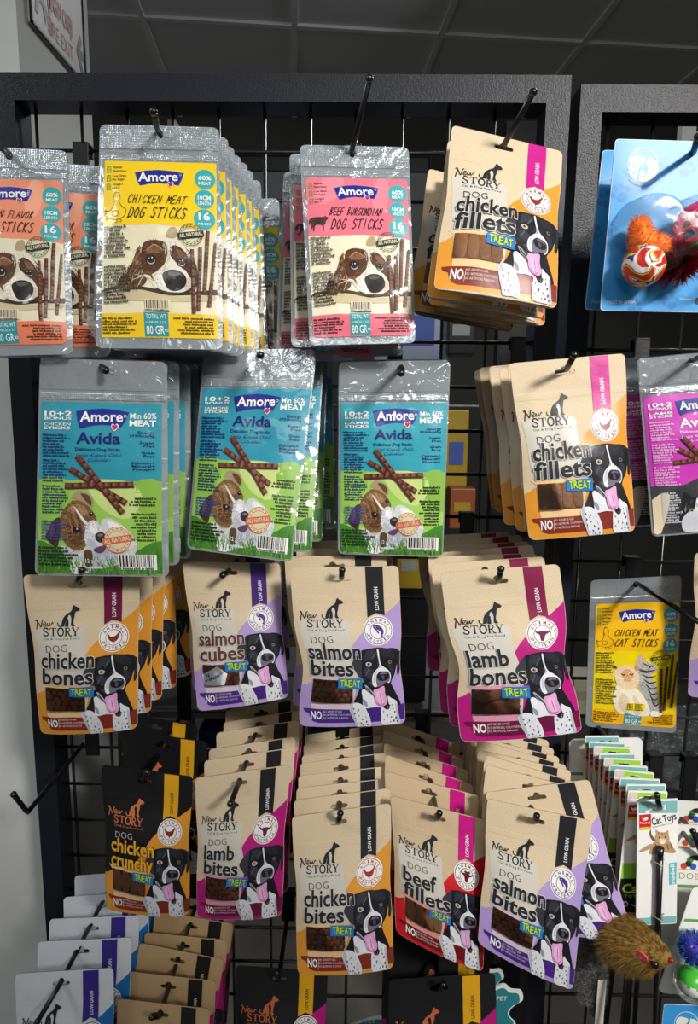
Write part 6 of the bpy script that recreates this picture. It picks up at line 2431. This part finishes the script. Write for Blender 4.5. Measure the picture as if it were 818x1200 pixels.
for nm, px_, r_, mats in (('blue_ball', (815, 1112), 0.0135, M['purplep']), ('green_ball', (811, 1150), 0.0145, M['greenp'])):
    b = Vector(pt(px_[0], px_[1], -0.192)) - Vector(fc.location)
    o = link(nm, ball_mesh(nm, b, r_), mats, fc)
    if nm == 'blue_ball':
        P, N = [], []
        rr = random.Random(3)
        for k in range(500):
            n = Vector((rr.gauss(0, 1), rr.gauss(0, 1), rr.gauss(0, 1))).normalized()
            P.append((b + n * r_ * 0.95)[:])
            N.append(n[:])
        link('tinsel', fur_mesh('tinsel', P, N, 0.006, 0.0014, 9, droop=(0, 0, 0)), M['bluefoil'], o)
    else:
        bm = bmesh.new()
        q = bmesh.ops.create_uvsphere(bm, u_segments=32, v_segments=20, radius=r_ * 1.01)
        bmesh.ops.delete(bm, geom=[f for f in bm.faces if not (abs(f.calc_center_median().normalized().z + 0.1) < 0.34 + 0.12 * math.sin(f.calc_center_median().x * 900))], context='FACES')
        bmesh.ops.translate(bm, verts=bm.verts, vec=b)
        w_ = link('white_band', bm_mesh('white_band', bm, True), M['whitep'], o)
    link('bubble', ball_mesh('bubble', b, r_ * 1.28), M['blister'], fc)
o = fc.location
hook((o.x, o.y, o.z + 0.002), o.y - 0.004, pt(872, 1046, -0.2), 'black hook of the front white pet toy pack at the right edge', 0.022)

# ------------------------------------------------------------------ bone shaped tags under the beef fillets
M['teal'] = simple('teal_printed_board', (40, 128, 138), 0.45)
M['tealw'] = simple('white_board_edge', (228, 228, 222), 0.5)


def bone_tag(c, s, rot, label):
    root = empty('bone_shaped_tag', c)
    tag(root, label, 'tag', 'teal bone shaped tags')
    out = sm([(-0.30, -1.0), (0.05, -1.25), (0.35, -1.0), (0.80, -1.05), (0.95, -0.65), (0.62, -0.35), (0.55, 0.0), (0.75, 0.35), (1.0, 0.62), (0.85, 1.05), (0.40, 1.05), (0.05, 1.25), (-0.35, 1.0), (-0.55, 0.5), (-0.55, -0.5)], 4)
    for nm, k, th, m in (('board', 1.0, 0.0022, M['tealw']), ('face', 0.86, 0.0026, M['teal'])):
        bm = bmesh.new()
        f0 = [bm.verts.new((x * s * k, -th, y * s * k)) for x, y in out]
        f1 = [bm.verts.new((x * s * k, 0.0, y * s * k)) for x, y in out]
        bm.faces.new(f0)
        bm.faces.new(f1[::-1])
        for i in range(len(f0)):
            bm.faces.new((f0[i], f0[(i + 1) % len(f0)], f1[(i + 1) % len(f0)], f1[i]))
        bmesh.ops.rotate(bm, verts=bm.verts, cent=(0, 0, 0), matrix=Matrix.Rotation(rot, 3, 'Y'))
        link(nm, bm_mesh(nm, bm), m, root)
    V, F = glyphs('PET', 0.01)
    P = np.stack([V[:, 0] * s * 0.30 - s * 0.1, np.full(len(V), -0.0030), V[:, 1] * s * 0.30 + s * 0.45], 1)
    link('lettering', mesh_from('lettering', P, F, smooth=False), M['tealw'], root)
    return root


bone_tag(pt(583, 1180, -0.10), 0.026, 0.15, 'white edged teal bone shaped tag, right of the black pouches at the bottom')
bone_tag(pt(568, 1157, -0.06), 0.024, -0.1, 'dark teal bone shaped tag partly hidden behind the white edged one')
bone_tag(pt(430, 1206, -0.08), 0.026, 1.2, 'teal bone shaped tag at the bottom edge between the two black pouches')

# ------------------------------------------------------------------ seen dimly through the mesh: the shelves on the other side
M['rearbox'] = simple('pale_blue_carton', (150, 160, 186), 0.6)
M['rearblue'] = simple('blue_print', (58, 84, 160), 0.6)
M['reargrey'] = simple('grey_panel_paint', (150, 154, 152), 0.7)
M['beige'] = simple('beige_post_paint', (170, 158, 128), 0.7)
M['rearblack'] = simple('black_pack_plastic', (26, 26, 28), 0.35)
M['rearyellow'] = simple('yellow_pack_film', (168, 140, 34), 0.4)
M['rearorange'] = simple('orange_pack_film', (150, 76, 34), 0.45)
M['rearnavy'] = simple('navy_box_print', (26, 30, 90), 0.5)
M['rearpale'] = simple('pale_pack_board', (186, 182, 160), 0.6)
M['greybag'] = simple('grey_plastic_bag', (110, 114, 116), 0.2, bump=(40, 0.8, 0.02, 3.0))

Yr = 0.55
su = empty('shelf_unit', (0.3, Yr, 0))
tag(su, 'grey shelf unit on the far side of the mesh, seen between the hanging packs', 'shelf')


def rb(name, a, b, Y, dep, mat, parent=None, bev=0.002):
    p, q = at(a[0], a[1], Y), at(b[0], b[1], Y)
    off = Vector(parent.location) if parent else Vector((0, 0, 0))
    lo = (min(p[0], q[0]) - off.x, Y - off.y, min(p[2], q[2]) - off.z)
    hi = (max(p[0], q[0]) - off.x, Y + dep - off.y, max(p[2], q[2]) - off.z)
    return lo, hi


def rear_part(name, a, b, Y, dep, mat, parent):
    lo, hi = rb(name, a, b, Y, dep, mat, parent)
    return box_obj(name, lo, hi, mat, parent, 0.002)


rear_part('back_panel', (150, 200), (606, 296), Yr + 0.34, 0.02, M['reargrey'], su)
rear_part('shelf_board', (130, 826), (606, 848), Yr - 0.02, 0.36, M['shelf'], su)
rear_part('price_rail', (130, 828), (606, 838), Yr - 0.028, 0.008, M['reargrey'], su)
rear_part('shelf_board', (150, 470), (606, 478), Yr, 0.34, M['shelf'], su)
rear_part('shelf_post', (206, 140), (226, 1180), Yr + 0.02, 0.03, M['beige'], su)
rear_part('shelf_post', (594, 140), (606, 1240), Yr + 0.02, 0.03, M['rearblack'], su)
# black wall unit above the shelf panel
t = empty('wall_unit', at(400, 190, 1.2))
tag(t, 'long black unit on the rear wall, seen above the shelf through the mesh', 'air unit')
pc_ = at(400, 190, 1.2)
bm = bmesh.new()
add_box(bm, (-0.32, 0, -0.03), (0.25, 0.2, 0.02))
link('casing', bm_mesh('casing', bm, bevel=0.008), M['rearblack'], t)
bm = bmesh.new()
add_box(bm, (-0.31, -0.012, -0.045), (0.24, 0.02, -0.032))
link('outlet', bm_mesh('outlet', bm, bevel=0.003), M['reargrey'], t)


def carton(name, label, cat, a, b, Y, dep, mat, mat2, group=None):
    p, q = at(a[0], a[1], Y), at(b[0], b[1], Y)
    w, h = abs(q[0] - p[0]), abs(p[2] - q[2])
    t = empty(name, ((p[0] + q[0]) / 2, Y, min(p[2], q[2])))
    tag(t, label, cat, group)
    bm = bmesh.new()
    add_box(bm, (-w / 2, 0, 0), (w / 2, dep, h))
    link('body', bm_mesh('body', bm, bevel=0.003), mat, t)
    bm = bmesh.new()
    add_box(bm, (-w * 0.34, -0.0015, h * 0.42), (w * 0.30, 0.0005, h * 0.66))
    link('printed_panel', bm_mesh('printed_panel', bm), mat2, t)
    return t


carton('carton', 'pale blue printed carton behind the mesh, left of the pink beef bags', 'box', (294, 305), (352, 468), Yr, 0.2, M['rearbox'], M['rearblue'], 'cartons behind the mesh')
carton('carton', 'pale blue printed carton behind the mesh, between pink beef bags and lamb bags', 'box', (440, 318), (524, 466), Yr, 0.2, M['rearbox'], M['rearblue'], 'cartons behind the mesh')
carton('pack', 'black pack behind the mesh, beneath the top row chicken fillets stack', 'pack', (526, 362), (556, 416), Yr - 0.02, 0.05, M['rearblack'], M['reargrey'])
carton('pack', 'yellow pack behind the mesh, right of the lamb stick bag', 'pack', (524, 480), (546, 590), Yr, 0.05, M['rearyellow'], M['rearblue'])
carton('pack', 'orange pack behind the mesh, below the yellow one', 'pack', (528, 572), (556, 620), Yr - 0.06, 0.05, M['rearorange'], M['rearyellow'])
carton('pack', 'yellow and blue pack behind the mesh, between salmon bites and lamb bones stacks', 'pack', (466, 640), (494, 690), Yr, 0.05, M['rearyellow'], M['reargrey'])
carton('pack', 'dark grey pack behind the mesh, between salmon bites and lamb bones stacks', 'pack', (462, 700), (498, 822), Yr, 0.08, M['rearblack'], M['rearblack'])
carton('carton', 'dark navy box below the shelf rail behind the fourth row', 'box', (232, 856), (350, 920), Yr + 0.06, 0.2, M['rearnavy'], M['rearblue'], 'cartons behind the mesh')
carton('carton', 'dark navy box below the shelf rail, under the salmon bites pouches', 'box', (362, 856), (430, 920), Yr + 0.06, 0.2, M['rearnavy'], M['rearblue'], 'cartons behind the mesh')
carton('pack', 'pale pack behind the right mesh panel, left of the cat stick bag', 'pack', (673, 796), (700, 838), Yr - 0.2, 0.06, M['rearpale'], M['beige'])
carton('board', 'white edged teal board behind the right mesh panel at the top edge', 'board', (801, 138), (850, 215), 0.35, 0.02, M['tealw'], M['teal'])

# crumpled grey plastic bag behind the lower right mesh
pb = at(780, 884, 0.30)
t = empty('plastic_bag', pb)
tag(t, 'crumpled grey plastic bag behind the right mesh panel, beside the wand cards', 'bag')
bm = bmesh.new()
q = bmesh.ops.create_icosphere(bm, subdivisions=5, radius=1.0)
for v in q['verts']:
    k = 1 + 0.18 * noise.fractal(v.co * 2.2, 1.0, 2.0, 4)
    v.co = Vector((v.co.x * 0.10 * k, v.co.y * 0.06 * k, max(v.co.z, -0.72) * 0.09 * k))
link('bag_film', bm_mesh('bag_film', bm, True), M['greybag'], t)
q = bmesh.new()
add_tube(q, [(0, 0, 0.075), (0.004, 0, 0.10), (-0.003, 0, 0.115)], [0.012, 0.006, 0.016], 12)
link('knot', bm_mesh('knot', q, True), M['greybag'], t)
p_ = at(740, 838, 0.28)
q_ = at(860, 850, 0.28)
sr = empty('low_shelf', ((p_[0] + q_[0]) / 2 , 0.28, 0))
tag(sr, 'low grey shelf behind the right mesh panel carrying the plastic bag', 'shelf')
pb2 = (0, 0, pb[2] - 0.082)
lo = (-0.25, -0.06, pb2[2] - 0.02)
box_obj('board', lo, (0.25, 0.14, pb2[2]), M['shelf'], sr, 0.002)
box_obj('front_lip', (-0.25, -0.066, pb2[2] - 0.03), (0.25, -0.06, pb2[2] + 0.004), M['reargrey'], sr, 0.001)
for sx in (-0.24, 0.22):
    box_obj('leg', (sx, 0.0, 0), (sx + 0.02, 0.12, pb2[2] - 0.02), M['rearblack'], sr, 0.002)
